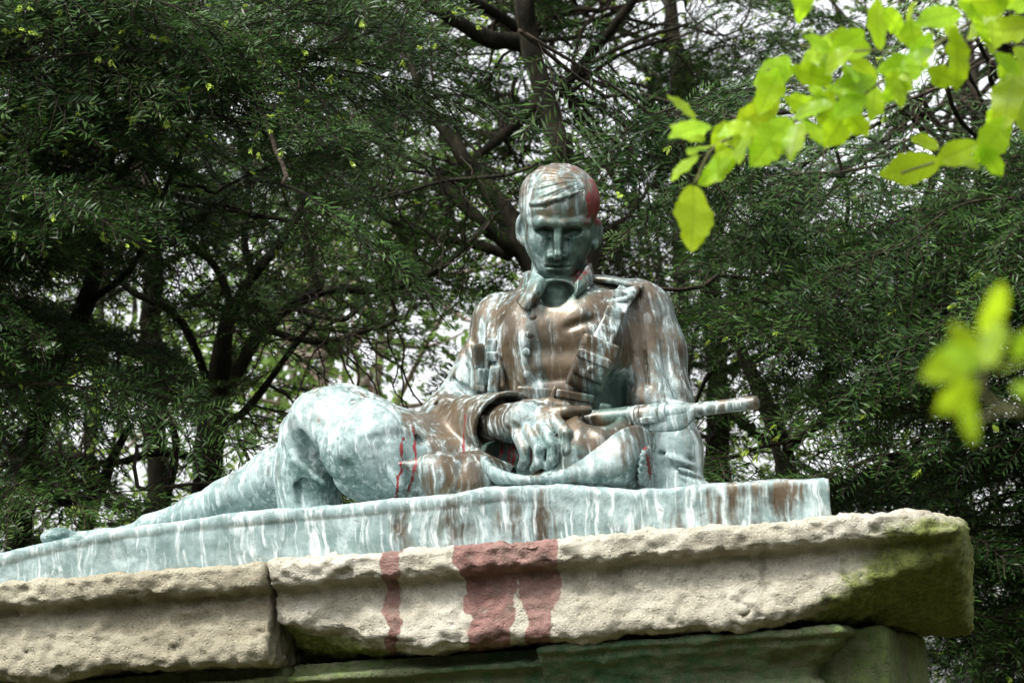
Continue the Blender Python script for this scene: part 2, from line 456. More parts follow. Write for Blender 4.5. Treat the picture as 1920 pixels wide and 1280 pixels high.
# patina: where rain has bleached the bronze (+ pale, - bare brown), where it stays dark green, where red paint was thrown, plus some painted light and shade
PALE = [(250, 980, 420, 120, .75), (680, 840, 190, 130, .75), (600, 760, 130, 60, .2), (60, 1040, 300, 60, .3), (1270, 860, 80, 90, .7), (1255, 700, 45, 130, .28), (1090, 880, 130, 40, .55),
        (960, 885, 70, 30, .4), (990, 800, 60, 45, .45), (880, 830, 40, 60, .25), (985, 640, 22, 90, .5), (915, 640, 30, 80, .35), (860, 730, 50, 40, .45),
        (1160, 580, 40, 60, .6), (1110, 690, 45, 60, .75), (1055, 660, 75, 90, -.7), (1050, 600, 70, 50, -.35), (848, 795, 80, 58, -1.05), (860, 890, 90, 40, -.22),
        (1100, 830, 60, 45, -.25), (1190, 640, 26, 110, -.5), (950, 590, 40, 50, -.3), (1120, 570, 50, 40, -.2), (1000, 985, 50, 40, -.75), (740, 985, 40, 40, -.75), (860, 985, 60, 40, -.35), (1430, 930, 90, 40, -.6), (1300, 950, 40, 40, -.3), (1150, 960, 300, 50, .12),
        (400, 1000, 380, 60, .35), (1250, 950, 100, 40, .35), (1110, 950, 60, 40, .35), (1550, 920, 40, 40, .3), (1045, 420, 110, 120, -.30), (1045, 385, 70, 22, .30), (1006, 470, 24, 48, .6), (1003, 500, 16, 30, .3), (1060, 690, 220, 190, -.16), (1350, 760, 120, 30, -.1), (1010, 470, 40, 45, .15),  # left cheek and forehead also paled here to paint in their light
        (975, 400, 22, 60, .3), (1330, 780, 60, 20, .1), (1000, 560, 40, 60, -.2)]
DARK = [(585, 890, 75, 70, .55), (660, 880, 60, 60, .3), (1145, 740, 40, 60, .9), (1040, 545, 50, 35, .75), (1064, 462, 60, 60, .8), (1000, 440, 30, 60, .35), (1045, 350, 80, 40, .3), (1110, 440, 40, 60, .4), (1035, 840, 40, 50, .5), (960, 860, 50, 35, .35),  # face's right side and gap beside the pouch also paint in shade
        (1100, 895, 120, 25, .2), (1205, 870, 30, 40, .45), (110, 1000, 60, 20, .7), (300, 960, 90, 30, .25), (1060, 840, 300, 20, .0)]
FLAKY = [(935, 640, 45, 110, 1.0), (1150, 585, 45, 55, 1.0), (915, 810, 40, 50, 1.0), (1005, 785, 55, 45, 1.0), (860, 735, 45, 35, .9), (1105, 690, 50, 65, .9), (870, 860, 80, 30, .8), (1060, 840, 50, 50, .5), (1275, 880, 50, 40, .6), (985, 640, 22, 90, .6), (1240, 780, 50, 40, .7)]
RED = [(1124, 370, 24, 46, 1.3), (1108, 400, 16, 26, .6), (1112, 340, 22, 18, .5), (1085, 515, 28, 22, .55), (1070, 318, 20, 8, .45), (1102, 490, 14, 18, .6), (1055, 352, 60, 4, .3), (800, 800, 30, 14, .35),
       (905, 838, 18, 12, .4), (905, 800, 20, 30, .12), (1150, 672, 20, 25, .18), (1015, 780, 50, 20, .12)]
HOLLOW = [(940 + 11*i + (i*5 % 7), 832 + i*1.5, 938 + 11*i + (i*3 % 5), 858 + i*2.6 + (i*7 % 5)*4, 2.4+.5*(i % 3)) for i in range(9)]
STRIPES = [(755, 822, 752, 870, 2.6), (752, 870, 742, 932, 3.2), (776, 800, 779, 872, 2.4), (779, 872, 772, 900, 3.4), (772, 900, 764, 922, 2.6), (1209, 836, 1212, 870, 2.6), (1211, 868, 1219, 908, 3.6), (871, 780, 868, 850, 1.6)]
def stain_and_shade(o, bias=0.0, dk=0.0):
    Vv = verts(o)
    x, y = PX(Vv)
    wx = x + 7*vnoise(Vv*40, 3); wy = y + 7*vnoise(Vv*40, 5)
    pale = np.full(len(Vv), -.06+bias); dark = np.full(len(Vv), dk); red = np.zeros(len(Vv))
    for cx, cy, rx, ry, a in PALE: pale += a*np.exp(-((wx-cx)/rx)**2-((wy-cy)/ry)**2)
    fl = np.full(len(Vv), .12)
    for cx, cy, rx, ry, a in FLAKY: fl = np.maximum(fl, a*np.exp(-((wx-cx)/rx)**2-((wy-cy)/ry)**2))
    attr(o, 'flaky', np.clip(fl, 0, 1))
    for cx, cy, rx, ry, a in DARK: dark += a*np.exp(-((wx-cx)/rx)**2-((wy-cy)/ry)**2)
    for cx, cy, rx, ry, a in RED: red = np.maximum(red, a*np.exp(-((wx-cx)/rx)**2-((wy-cy)/ry)**2))
    wx = x + 3.0*vnoise(Vv*60, 8)+1.5*vnoise(Vv*170, 9)
    for ax, ay, bx, by, w in (HOLLOW if o.name.startswith('brim') else STRIPES):
        t = np.clip(((wx-ax)*(bx-ax)+(y-ay)*(by-ay))/((bx-ax)**2+(by-ay)**2), 0, 1)
        d = np.hypot(wx-ax-t*(bx-ax), y-ay-t*(by-ay)); red = np.maximum(red, 1.0*(1-sstep(w*.4, w*1.5, d)))
    attr(o, 'pale', np.clip(pale, -.8, .9)); attr(o, 'dark', np.clip(dark, 0, 1)); attr(o, 'red', np.clip(red, 0, 1))
def sculpt(o, amp=.0012, sc=22, seed=1):                  # the sculptor's uneven hand
    Vv = verts(o); n = np.empty(len(Vv)*3, np.float32); o.data.vertices.foreach_get('normal', n); n = n.reshape(-1, 3)
    Vv += n*(amp*fbm(Vv*sc, 3, seed))[:, None]; o.data.vertices.foreach_set('co', Vv.astype(np.float32).ravel()); o.data.update()

# ---- body: torso, arms, hand, legs in one skin -----------------------------------------------------
lo = np.min([P(30, 1040, -.48), P(30, 1040, .3), P(30, 500, -.48)], 0); hi = np.max([P(1370, 480, .32), P(1370, 480, -.4)], 0)
g = Grid((lo[0], -.42, lo[2]), (hi[0], .30, hi[2]), .004)
# trunk
g.add(E(1062, 650, .0, 150, 135, .135), .03)
g.add(E(1050, 770, .0, 135, 120, .125), .05)
g.add(E(1040, 870, .0, 190, 70, .15), .05)
g.add(rcone(P(945, 596, .03), P(1190, 572, .03), R(48), R(50)), .05)
g.add(rcone(P(1045, 560, .03), P(1050, 500, .03), R(62), R(54)), .03)        # neck root
g.add(E(1005, 640, -.085, 60, 80, .05, 10), .05); g.add(E(1110, 640, -.085, 62, 80, .05, -8), .05)
g.add(rcone(P(1000, 716, -.138), P(1120, 708, -.136), R(10), R(11)), .016, 's')
g.add(rcone(P(1010, 694, -.120), P(1125, 684, -.12), R(18), R(18)), .03)   # crease under the chest
g.add(rcone(P(990, 738, -.118), P(1090, 732, -.125), R(16), R(16)), .03)
g.add(rcone(P(985, 752, -.134), P(1100, 748, -.136), R(7), R(8)), .012, 's')
g.add(rcone(P(1054, 602, -.128), P(1185, 556, -.085), R(5), R(5)), .010)          # fold up to the shoulder
g.add(rcone(P(1066, 612, -.146), P(1120, 596, -.135), R(4), R(4)), .014, 's')
g.add(rcone(P(1003, 560, -.108), P(986, 640, -.137), R(15), R(16)), .012)    # button band
g.add(rcone(P(986, 640, -.137), P(985, 708, -.130), R(16), R(14)), .012)
g.add(rcone(P(1072, 575, -.10), P(1190, 545, -.06), R(10), R(10)), .03)

# bared throat
g.add(inter(E(1040, 556, -.085, 40, 34, .055)), .012, 's')
g.add(rcone(P(1042, 600, .0), P(1048, 500, .0), R(52), R(48)), .008)
# his right arm (towards the knees)
chain(g, [(934, 614, .02, 44), (900, 690, .0, 42), (846, 775, -.04, 46)], .03, .03)
g.add(E(926, 604, .02, 38, 42, .05, 25), .03)
for a, b, r in (((868, 660, -.04), (905, 720, -.06), 6), ((850, 712, -.05), (900, 752, -.075), 6), ((885, 640, -.035), (915, 690, -.06), 5)):
    g.add(rcone(P(*a), P(*b), R(r), R(r)), .012, 's')
ax0, ax1 = P(838, 792, -.06), P(965, 797, -.235)
axd = (ax1-ax0)/np.linalg.norm(ax1-ax0)
t1 = P(984, 740, -.20)-P(902, 852, -.20); cutn = np.cross(t1, np.cross(axd, t1)); cutn = cutn/np.linalg.norm(cutn)
if cutn @ axd < 0: cutn = -cutn
cutp = P(943, 797, -.215)
slv = rcone(ax0, ax1, R(46), R(63)); inn = rcone(ax0+axd*.02, ax1+axd*.02, R(36), R(57))
big_lo, big_hi = slv[1], slv[2]
g.add(inter(slv, (plane(cutp, cutn, big_lo, big_hi), 1)), .02)
g.add(E(836, 786, -.055, 46, 44, .055, 20), .03)
for a, b, r in (((822, 760, -.10), (860, 838, -.115), 6), ((850, 756, -.12), (885, 842, -.155), 6), ((884, 752, -.15), (905, 800, -.185), 5), ((812, 790, -.085), (835, 836, -.095), 5)):
    g.add(rcone(P(*a), P(*b), R(r), R(r*.6)), .014, 's')
for a, b, r in (((836, 756, -.095), (872, 842, -.135), 5), ((868, 752, -.13), (893, 846, -.17), 5)):
    g.add(rcone(P(*a), P(*b), R(r), R(r*.7)), .02)
g.add((inter(inn, (plane(cutp-axd*.055, -cutn, big_lo, big_hi), 1))[0], inn[1], inn[2]), .004, 's')
# hem of the tunic below that sleeve
g.add(B(855, 850, -.16, 48, 22, .05, 12, .012), .015); g.add(B(905, 868, -.18, 30, 20, .05, 20, .012), .015)
# hand and fingers lying over the stock
chain(g, [(915, 797, -.17, 34), (965, 792, -.25, 37)], .01)
g.add(E(992, 788, -.285, 48, 36, .036, 6, -8), .018)
g.add(E(1022, 790, -.300, 22, 20, .022, 20), .014)
chain(g, [(1026, 776, -.295, 13), (1064, 772, -.30, 11.5), (1103, 769, -.285, 9)], .006)
FG = [[(1040, 788, -.318, 13.5), (1062, 814, -.342, 12.5), (1062, 844, -.345, 11), (1052, 858, -.335, 9)], [(1017, 800, -.322, 13.5), (1037, 834, -.350, 12.5), (1037, 862, -.350, 11), (1028, 876, -.34, 9)],
      [(993, 806, -.318, 13), (1011, 842, -.346, 12), (1011, 868, -.342, 10.5), (1002, 880, -.33, 8.5)], [(969, 810, -.306, 12.5), (984, 842, -.330, 11), (985, 862, -.328, 9.5), (978, 874, -.32, 8)]]
for fg in FG: chain(g, fg, .0025, .004)
for fa, fb in zip(FG[:-1], FG[1:]):
    chain(g, [((fa[0][0]+fb[0][0])/2-8, (fa[0][1]+fb[0][1])/2-4, -.348, 2), ((fa[0][0]+fb[0][0])/2+3, (fa[0][1]+fb[0][1])/2+16, -.354, 3.5), ((fa[1][0]+fb[1][0])/2, (fa[1][1]+fb[1][1])/2+4, -.362, 5)], .004, .004, 's')
chain(g, [(985, 762, -.265, 13), (1030, 757, -.27, 11), (1062, 762, -.27, 9)], .008)
# his left arm, straight down to the base
chain(g, [(1216, 588, .03, 47), (1234, 660, .03, 50), (1243, 755, .0, 52), (1262, 850, -.03, 52), (1275, 925, -.05, 44)], .03, .03)
g.add(E(1219, 585, .03, 38, 46, .055, -16), .02)
g.add(rcone(P(1190, 610, -.02), P(1205, 780, -.05), R(24), R(28)), .03)
for a, b, r in (((1205, 600, -.035), (1222, 770, -.07), 5), ((1232, 650, -.035), (1270, 745, -.05), 6), ((1205, 770, -.08), (1280, 745, -.05), 5)):
    g.add(rcone(P(*a), P(*b), R(r), R(r)), .016, 's')
for a, b, r in (((1218, 600, -.03), (1236, 760, -.06), 6), ((1195, 752, -.07), (1275, 768, -.06), 8)):
    g.add(rcone(P(*a), P(*b), R(r), R(r)), .03)
for i, (x, y) in enumerate(((1272, 862), (1284, 882), (1294, 900))):            # pushed-up cuff
    g.add(E(x, y, -.05, 40-3*i, 9, .055, 22), .006)
for a, b, r in (((1240, 850, -.09), (1300, 862, -.07), 4), ((1252, 874, -.10), (1312, 884, -.07), 4)):
    g.add(rcone(P(*a), P(*b), R(r), R(r)), .008, 's')
g.add(E(1305, 915, -.06, 36, 16, .045, 10), .01)
# near leg: baggy breeches, knee raised
g.add(rcone(P(695, 846, -.20), P(885, 905, -.12), R(96), R(80)), .03)
g.add(E(632, 803, -.14, 96, 76, .10, 22), .035)
g.add(rcone(P(655, 742, -.12), P(860, 838, -.13), R(16), R(18)), .05)
chain(g, [(580, 815, -.11, 58), (577, 890, -.11, 59), (585, 990, -.10, 64)], .012, .03)
chain(g, [(602, 842, -.235, 9), (622, 888, -.225, 20), (655, 950, -.235, 30)], .022, .02, 's')
chain(g, [(578, 800, -.205, 9), (580, 845, -.195, 17), (600, 888, -.195, 10)], .03, .02, 's')
chain(g, [(552, 775, -.150, 8), (538, 822, -.165, 9), (556, 866, -.180, 9), (608, 906, -.182, 6)], .010, .01)
chain(g, [(604, 760, -.20, 7), (604, 812, -.235, 8), (618, 850, -.26, 9)], .018, .012)
for a, b, r in (((552, 890, -.165), (570, 950, -.165), 6), ((572, 905, -.175), (598, 955, -.165), 6), ((640, 838, -.285), (720, 815, -.295), 5), ((650, 862, -.295), (662, 905, -.295), 7), ((700, 770, -.22), (790, 830, -.24), 6), ((760, 830, -.29), (765, 900, -.28), 6)):
    g.add(rcone(P(*a), P(*b), R(r), R(r*.6)), .018, 's')
for a, b, r in (((655, 850, -.285), (730, 800, -.27), 7), ((740, 850, -.275), (750, 910, -.275), 9)):
    g.add(rcone(P(*a), P(*b), R(r), R(r)), .03)
for a, b, r in (((560, 770, -.17), (640, 752, -.20), 3), ((615, 800, -.235), (700, 775, -.255), 3), ((690, 905, -.30), (760, 870, -.305), 3), ((540, 870, -.165), (600, 925, -.17), 3), ((800, 845, -.22), (845, 900, -.20), 3), ((640, 815, -.26), (660, 770, -.21), 3)):
    g.add(rcone(P(*a), P(*b), R(r+2), R(r)), .007, 's')
chain(g, [(668, 745, -.155, 4), (760, 800, -.215, 4), (850, 850, -.20, 4)], .006, .006)      # side seam
for a, b, r in (((505, 868, .02), (470, 925, .03), 4), ((455, 895, .03), (430, 945, .045), 4)):
    g.add(rcone(P(*a), P(*b), R(r), R(r)), .008, 's')
# far leg stretched out in its boot
chain(g, [(600, 850, .06, 66), (520, 893, .07, 56), (420, 938, .08, 39), (352, 968, .09, 29), (280, 985, .09, 24)], .03, .02)
chain(g, [(285, 992, .09, 20), (200, 1010, .09, 20), (120, 1014, .085, 17), (95, 1010, .08, 16)], .02, .01)
g.add(E(365, 955, .085, 26, 31, .04, 25), .015)
g.add(rcone(P(345, 948, .04), P(352, 985, .03), R(3), R(3)), .006, 's')
g.add(E(105, 1003, .075, 32, 14, .035, -8), .01)
V1, F1 = g.mesh(); del g

# ---- head, at finer grain, set into the collar; authored in picture pixels about its own centre ---------
HC = P(1048, 415, -.02)
TB = math.radians(11)                                     # the head is bowed
hF = CF*math.cos(TB)+CUp*math.sin(TB); hU = CUp*math.cos(TB)-CF*math.sin(TB)
def H(x, y, z): return HC + (CR*x + hF*y + hU*z)/907.0
def HE(x, y, z, a, b, c, deg=0, M=None): return ell(H(x, y, z), (R(a), R(b), R(c)), rotimg(deg, 11) if M is None else M)
ex = np.abs(CR)*R(110)+np.abs(CF)*R(150)+np.abs(CUp)*R(150)
g = Grid(HC-ex+np.array([0, 0, 0]), HC+ex, .0018)
def HC_(a, b, ra, rb): return rcone(H(*a), H(*b), R(ra), R(rb))
g.add(HE(2, 28, 33, 74, 92, 71), .01)
g.add(HE(-2, -10, -26, 57, 66, 86), .03)
g.add(HE(-2, -25, 26, 58, 44, 48), .03)
for s in (-1, 1):
    cx = -2
    g.add(HC_((cx+s*47, 5, -42), (cx+s*14, -48, -94), 14, 13), .025)      # jaw line
    g.add(HE(cx+s*38, -36, -30, 15, 20, 20, s*20), .03)                   # cheekbone
    g.add(HC_((cx+s*40, -44, -28), (cx+s*22, -52, -76), 11, 9), .03)
g.add(HE(-2, -58, -93, 19, 16, 17), .018)
for s in (-1, 1):
    g.add(HC_((-2+s*52, -44, 3), (-2+s*34, -66, 7), 9, 9), .008)         # brow
    g.add(HC_((-2+s*34, -66, 7), (-2+s*9, -74, 5), 9, 9), .008)
for s in (-1, 1):
    g.add(HE(-2+s*26, -78, -9, 21, 32, 9.5), .006, 's')                    # socket
    g.add(HE(-2+s*15, -86, -24, 9, 24, 18), .014, 's')
for s in (-1, 1):
    g.add(HE(-2+s*27, -46, -16, 17, 13, 11), .005)                       # closed lid over the eyeball
    g.add(HC_((-2+s*15, -57, -22), (-2+s*39, -52, -22), 2.8, 2.4), .003)
    g.add(HC_((-2+s*14, -60, -26.5), (-2+s*40, -54, -26), 1.4, 1.4), .005, 's')
g.add(rbox(H(-4, -78, -34), (R(6), R(13), R(27)), np.array([CR, hF*math.cos(.40)-hU*math.sin(.40), hU*math.cos(.40)+hF*math.sin(.40)]), R(2.5)), .009)
g.add(rbox(H(-4, -92, -52), (R(7), R(12), R(7)), np.array([CR, hF, hU]), R(3.5)), .008)
for s in (-1, 1):
    g.add(HE(-4+s*12, -76, -54, 7.5, 13, 7), .006)
    g.add(HE(-4+s*7.5, -87, -61, 4, 8, 3), .004, 's')
g.add(HE(-3, -55, -73, 22, 11, 16), .03)                                   # muzzle
g.add(HC_((-26, -64, -74), (-4, -75, -70), 2.5, 4), .004); g.add(HC_((20, -64, -74), (-4, -75, -70), 2.5, 4), .004)
g.add(HC_((-16, -67, -81), (10, -67, -81), 4, 4), .005); g.add(HE(-3, -72, -81, 11, 5, 4.5), .005)
g.add(HC_((-26, -73, -76), (20, -73, -76), 1.8, 1.8), .003, 's'); g.add(HE(-3, -77, -75.5, 16, 7, 1.6), .003, 's')
g.add(HE(-3, -80, -93, 20, 10, 5), .012, 's')
g.add(HE(-4, -82, -62, 3, 5, 5), .006, 's')
# hair: a cap cut along the side-combed fringe, with combed strands
cap = HE(1, 25, 36, 78, 100, 72)
def hairf(q):
    d = cap[0](q); X = ((q[0]-HC[0])*CR[0]+(q[1]-HC[1])*CR[1]+(q[2]-HC[2])*CR[2])*907; Y = ((q[0]-HC[0])*hF[0]+(q[1]-HC[1])*hF[1]+(q[2]-HC[2])*hF[2])*907; Z = ((q[0]-HC[0])*hU[0]+(q[1]-HC[1])*hU[1]+(q[2]-HC[2])*hU[2])*907
    w = np.arctan2(Z-78+Y*.25, 54-X)                                       # strands fan out from the parting
    side = X > 52
    st = np.where(side, np.sin((X*.55+Y*.35)), np.sin(w*26+X*.02))*.5+np.where(side, 0, np.sin(w*61+1.0))*.35
    d = d-st*R(1.5)*np.clip(np.hypot(X-54, Z-78+Y*.25)/40, 0, 1)*np.clip(1.25-np.abs(X)/95, .25, 1)
    part = np.exp(-((X-53)/3.5)**2)*np.clip((Z-40)/20, 0, 1)*np.clip((30-Y)/30, 0, 1)
    d = d+part*R(2.5)
    line = 57+X*.235-Z                                                 # < 0 above the fringe
    side_ = np.maximum(-6-Z+np.clip(Y+10, -40, 0)*-.9, 46-np.abs(X))
    back = np.maximum(-25-Z, 14-Y)
    keep = np.minimum(line, np.minimum(side_, back))*.7/907
    return np.maximum(d, keep)
g.add((hairf, cap[1], cap[2]), .003)
chain_pts = [H(-56, -48, 41), H(-30, -66, 45), H(5, -72, 55), H(46, -58, 68)]
for a, b, r0, r1 in zip(chain_pts[:-1], chain_pts[1:], (2, 4, 3.5), (4, 3.5, 1.5)): g.add(rcone(a, b, R(r0), R(r1)), .008)
chain_pts = [H(-50, -55, 35), H(-28, -69, 39), H(5, -75, 49), H(44, -62, 62)]
for a, b in zip(chain_pts[:-1], chain_pts[1:]): g.add(rcone(a, b, R(1.5), R(1.5)), .006, 's')
# ears
for s, zx, cx in ((-1, -16, -71), (1, -24, 73)):
    a_ = -.85*s
    Mx = np.array([CR*math.cos(a_)+hF*math.sin(a_), hF*math.cos(a_)-CR*math.sin(a_), hU])
    g.add(HC_((cx-s*18, 24, zx), (cx-s*2, 14, zx-4), 16, 9), .01)
    g.add(ell(H(cx, 10, zx), (R(5.5), R(15), R(29)), Mx), .006)
    g.add(ell(H(cx+s*1, 3, zx+3), (R(6), R(8), R(19)), Mx), .003, 's')
    g.add(HE(cx-s*5, 2, zx-23, 6, 7, 8), .006)
g.add(HC_((0, 30, -50), (0, 40, -150), 50, 54), .02)
V2, F2 = g.mesh(); del g
fig = mesh_np('figure', np.vstack([V1, V2]), np.vstack([F1, F2+len(V1)]), BRZ, ST)
sculpt(fig); stain_and_shade(fig)

# ---- collar, shoulder boards, straps, pouches, buttons ------------------------------------------------
def lo2(name, rows, th, nu=24, nv=12, parent=ST, bias=0.0, dk=0.0):
    o = loft(name, [[P(*q) for q in r] for r in rows], nu, nv, th, BRZ, parent); stain_and_shade(o, bias, dk); return o
lo2('collar_flap', [[(1003, 508, -.10), (990, 535, -.128), (970, 566, -.135)], [(1012, 518, -.125), (1004, 545, -.15), (982, 580, -.152)], [(1024, 532, -.118), (1014, 552, -.14), (990, 579, -.145)]], .010)
lo2('collar_band', [[(1003, 508, -.10), (990, 512, -.05), (986, 512, .02), (1000, 508, .08), (1050, 503, .10), (1090, 497, .08), (1104, 494, .02), (1103, 497, -.05), (1098, 506, -.09), (1082, 530, -.125)],
                    [(1018, 536, -.10), (985, 545, -.06), (972, 550, .02), (990, 545, .10), (1050, 540, .12), (1100, 530, .10), (1112, 528, .02), (1109, 530, -.05), (1104, 536, -.09), (1080, 556, -.12)]], .010, 60, 8)
lo2('collar_flap', [[(1101, 498, -.075), (1094, 510, -.100), (1082, 526, -.122)], [(1107, 512, -.08), (1100, 524, -.105), (1080, 545, -.13)], [(1109, 526, -.08), (1098, 540, -.108), (1078, 556, -.128)]], .008)
lo2('shoulder_board', [[(945, 572, -.05), (965, 560, -.05), (988, 549, -.045)], [(942, 568, .05), (962, 556, .05), (986, 545, .055)]], .011)
lo2('shoulder_board', [[(1106, 524, -.05), (1150, 527, -.055), (1206, 541, -.05)], [(1108, 519, .05), (1150, 522, .05), (1206, 535, .05)]], .011)
lo2('shoulder_strap', [[(925, 574, -.02), (918, 598, -.058), (914, 632, -.088), (916, 668, -.105), (925, 728, -.120)], [(944, 574, -.03), (940, 598, -.085), (938, 632, -.115), (938, 668, -.128), (946, 728, -.132)]], .012, 40, 8)
lo2('shoulder_strap', [[(1166, 530, -.03), (1150, 556, -.085), (1128, 600, -.125), (1100, 652, -.150)], [(1196, 536, -.02), (1184, 566, -.075), (1160, 616, -.115), (1140, 668, -.135)]], .012, 40, 8)
def pbox(name, x, y, v, hx, hy, hv, deg=0, bev=.004, tip=0, parent=ST, yaw=0):
    M = rotimg(deg, tip)
    if yaw:
        a = math.radians(yaw); M = np.array([M[0]*math.cos(a)+M[1]*math.sin(a), M[1]*math.cos(a)-M[0]*math.sin(a), M[2]])
    o = obox(name, P(x, y, v), (R(hx), hv, R(hy)), M, BRZ, parent, bev, 5); stain_and_shade(o); return o
def stud(name, x, y, v, r, parent=ST, flat=.5):
    u, w = np.meshgrid(np.linspace(0, 2*np.pi, 17)[:-1], np.linspace(0, np.pi, 9), indexing='ij')
    q = np.stack([np.cos(u)*np.sin(w), -np.cos(w)*flat, np.sin(u)*np.sin(w)], -1).reshape(-1, 3)
    i, j = np.meshgrid(np.arange(16), np.arange(8), indexing='ij'); a = i*9+j; b = ((i+1) % 16)*9+j
    F = np.stack([a, a+1, b+1, b], -1).reshape(-1, 4)
    o = mesh_np(name, P(x, y, v)+R(r)*(q @ IMG), F, BRZ, parent); stain_and_shade(o); return o
pbox('strap_tab', 1168, 556, -.088, 18, 9, .005, 24, .002); pbox('strap_tab', 1150, 592, -.113, 18, 14, .006, 24, .002); pbox('strap_tab', 1134, 626, -.130, 14, 16, .005, 26, .004)
pbox('strap_buckle', 922, 668, -.132, 11, 9, .008, 4); pbox('strap_loop', 921, 650, -.126, 9, 16, .008, 4)
pbox('strap_end', 926, 712, -.138, 10, 26, .006, 6)
# chest pouch
pd = 22
pou = pbox('ammunition_pouch', 1110, 684, -.165, 34, 50, .028, pd, .005)
def onp(dx, dy): a = math.radians(pd); return 1110+dx*math.cos(a)-dy*math.sin(a), 684+dx*math.sin(a)+dy*math.cos(a)
x, y = onp(0, -12); pbox('flap_band', x, y, -.198, 33, 8, .004, pd, .002, 0, pou)
x, y = onp(0, 2); pbox('flap', x, y, -.195, 30, 24, .004, pd, .003, 0, pou)
x, y = onp(0, 8); stud('stud', x, y, -.202, 6.5, pou)
x, y = onp(0, -38); pbox('lid', x, y, -.166, 34.5, 13, .0285, pd, .004, 0, pou)
p2 = pbox('ammunition_pouch', 908, 690, -.095, 14, 44, .030, 6, .005, 0, ST, 35); pbox('flap', 897, 668, -.125, 12, 24, .006, -6, .003, 0, p2, 35); pbox('flap', 905, 706, -.130, 11, 15, .006, 6, .003, 0, p2, 30)
p3 = pbox('belt_pouch', 1078, 756, -.168, 34, 20, .020, 10, .005); pbox('flap', 1078, 742, -.172, 35, 8, .022, 10, .003, 0, p3)
pbox('belt_pouch', 1132, 772, -.15, 12, 16, .02, 14, .005)
pbox('belt_end', 1006, 739, -.165, 36, 13, .010, 4, .003); pbox('belt_end', 1036, 742, -.168, 4, 18, .014, 18, .003)
for x, y, v in ((1010, 568, -.130), (1000, 596, -.146), (992, 628, -.155), (987, 660, -.156), (987, 703, -.148)): stud('button', x, y, v+.002, 7.8, ST, .4)
pbox('cuff_patch', 918, 790, -.235, 14, 8, .004, 20, .002, 0, ST, -20); stud('button', 905, 783, -.232, 5.5)
# ---- rifle ----------------------------------------------------------------------------------------------
RF = None
def rp(x, y): return P(x, y, -.245-(x-1080)*.00018)
stock = tube('rifle', crom([rp(1070, 792), rp(1110, 787), rp(1190, 781), rp(1240, 777)], 24), crom([[R(13), 0, 0], [R(17), 0, 0], [R(20), 0, 0], [R(22), 0, 0]], 24)[:, 0], BRZ, ST, 20); stain_and_shade(stock)
def rpart(n, pts, rad, seg=20):
    o = tube(n, np.array(pts), rad, BRZ, stock, seg); stain_and_shade(o); return o
rpart('barrel', np.linspace(rp(1236, 776), rp(1420, 754), 30), np.concatenate([np.full(8, R(15)), np.linspace(R(15), R(12), 4), np.full(18, R(12))]))
rpart('muzzle', np.linspace(rp(1417, 755.3), rp(1421, 754.8), 3), R(9))
for xa, xb, yy, rr in ((1196, 1206, 783, 23), (1240, 1252, 777, 20)):
    rpart('band', np.linspace(rp(xa, yy), rp(xb, yy-1.3), 4), R(rr))
a = rp(1238, 795); b = rp(1292, 786)
prof = [(1182, 766), (1182, 800), (1196, 806), (1240, 809), (1276, 806), (1292, 796), (1303, 780), (1306, 764), (1280, 760), (1230, 764)]
prof = crom(np.array(prof+[prof[0]]), 41)[:-1]
def prism(name, prof, hw, parent):
    L = []
    for w, k in ((-1, .86), (-.75, 1.0), (.75, 1.0), (1, .86)):
        c = prof.mean(0); L.append([rp(*(c+(q-c)*k))+CF*hw*w for q in prof])
    L = np.array(L); n = L.shape[1]; V = np.vstack([L.reshape(-1, 3), L[0].mean(0), L[3].mean(0)]); F = gridfaces(4, n, True)
    k = np.arange(n); k1 = (k+1) % n; T = np.vstack([tri_fix(F), np.stack([k1, k, np.full(n, 4*n)], 1), np.stack([3*n+k, 3*n+k1, np.full(n, 4*n+1)], 1)])
    o = mesh_np(name, V, T, BRZ, parent); stain_and_shade(o, 0, .25); return o
prism('fore_end', prof, R(15), stock)
o = obox('bolt', rp(1215, 786)-CF*R(20), (R(16), R(6), R(6)), rotimg(-8), BRZ, stock, .003, 3); stain_and_shade(o)
o = obox('front_sight', rp(1397, 743), (R(5), R(2.5), R(4)), rotimg(-6), BRZ, stock, .0015, 2); stain_and_shade(o)

# ---- slouch hat -------------------------------------------------------------------------------------------
lo_, hi_ = np.min([P(1000, 930, -.42), P(1000, 930, -.1)], 0), np.max([P(1240, 760, -.42), P(1240, 760, -.1)], 0)
g = Grid((lo_[0], -.43, lo_[2]), (hi_[0], -.10, hi_[2]), .003)
g.add(E(1115, 850, -.27, 78, 70, .085, 0), .02)
g.add(rcone(P(1060, 880, -.30), P(1088, 800, -.27), R(42), R(26)), .03); g.add(rcone(P(1165, 880, -.27), P(1165, 806, -.26), R(40), R(28)), .03)
g.add(E(1122, 785, -.29, 30, 14, .08), .02, 's')
g.add(rcone(P(1100, 790, -.35), P(1108, 850, -.36), R(7), R(7)), .02, 's')
g.add(E(1085, 905, -.29, 110, 24, .10), .02)
Vh, Fh = g.mesh(); del g
hat = mesh_np('slouch_hat', Vh, Fh, BRZ, ST); sculpt(hat, .001, 30, 4); stain_and_shade(hat, -.45)
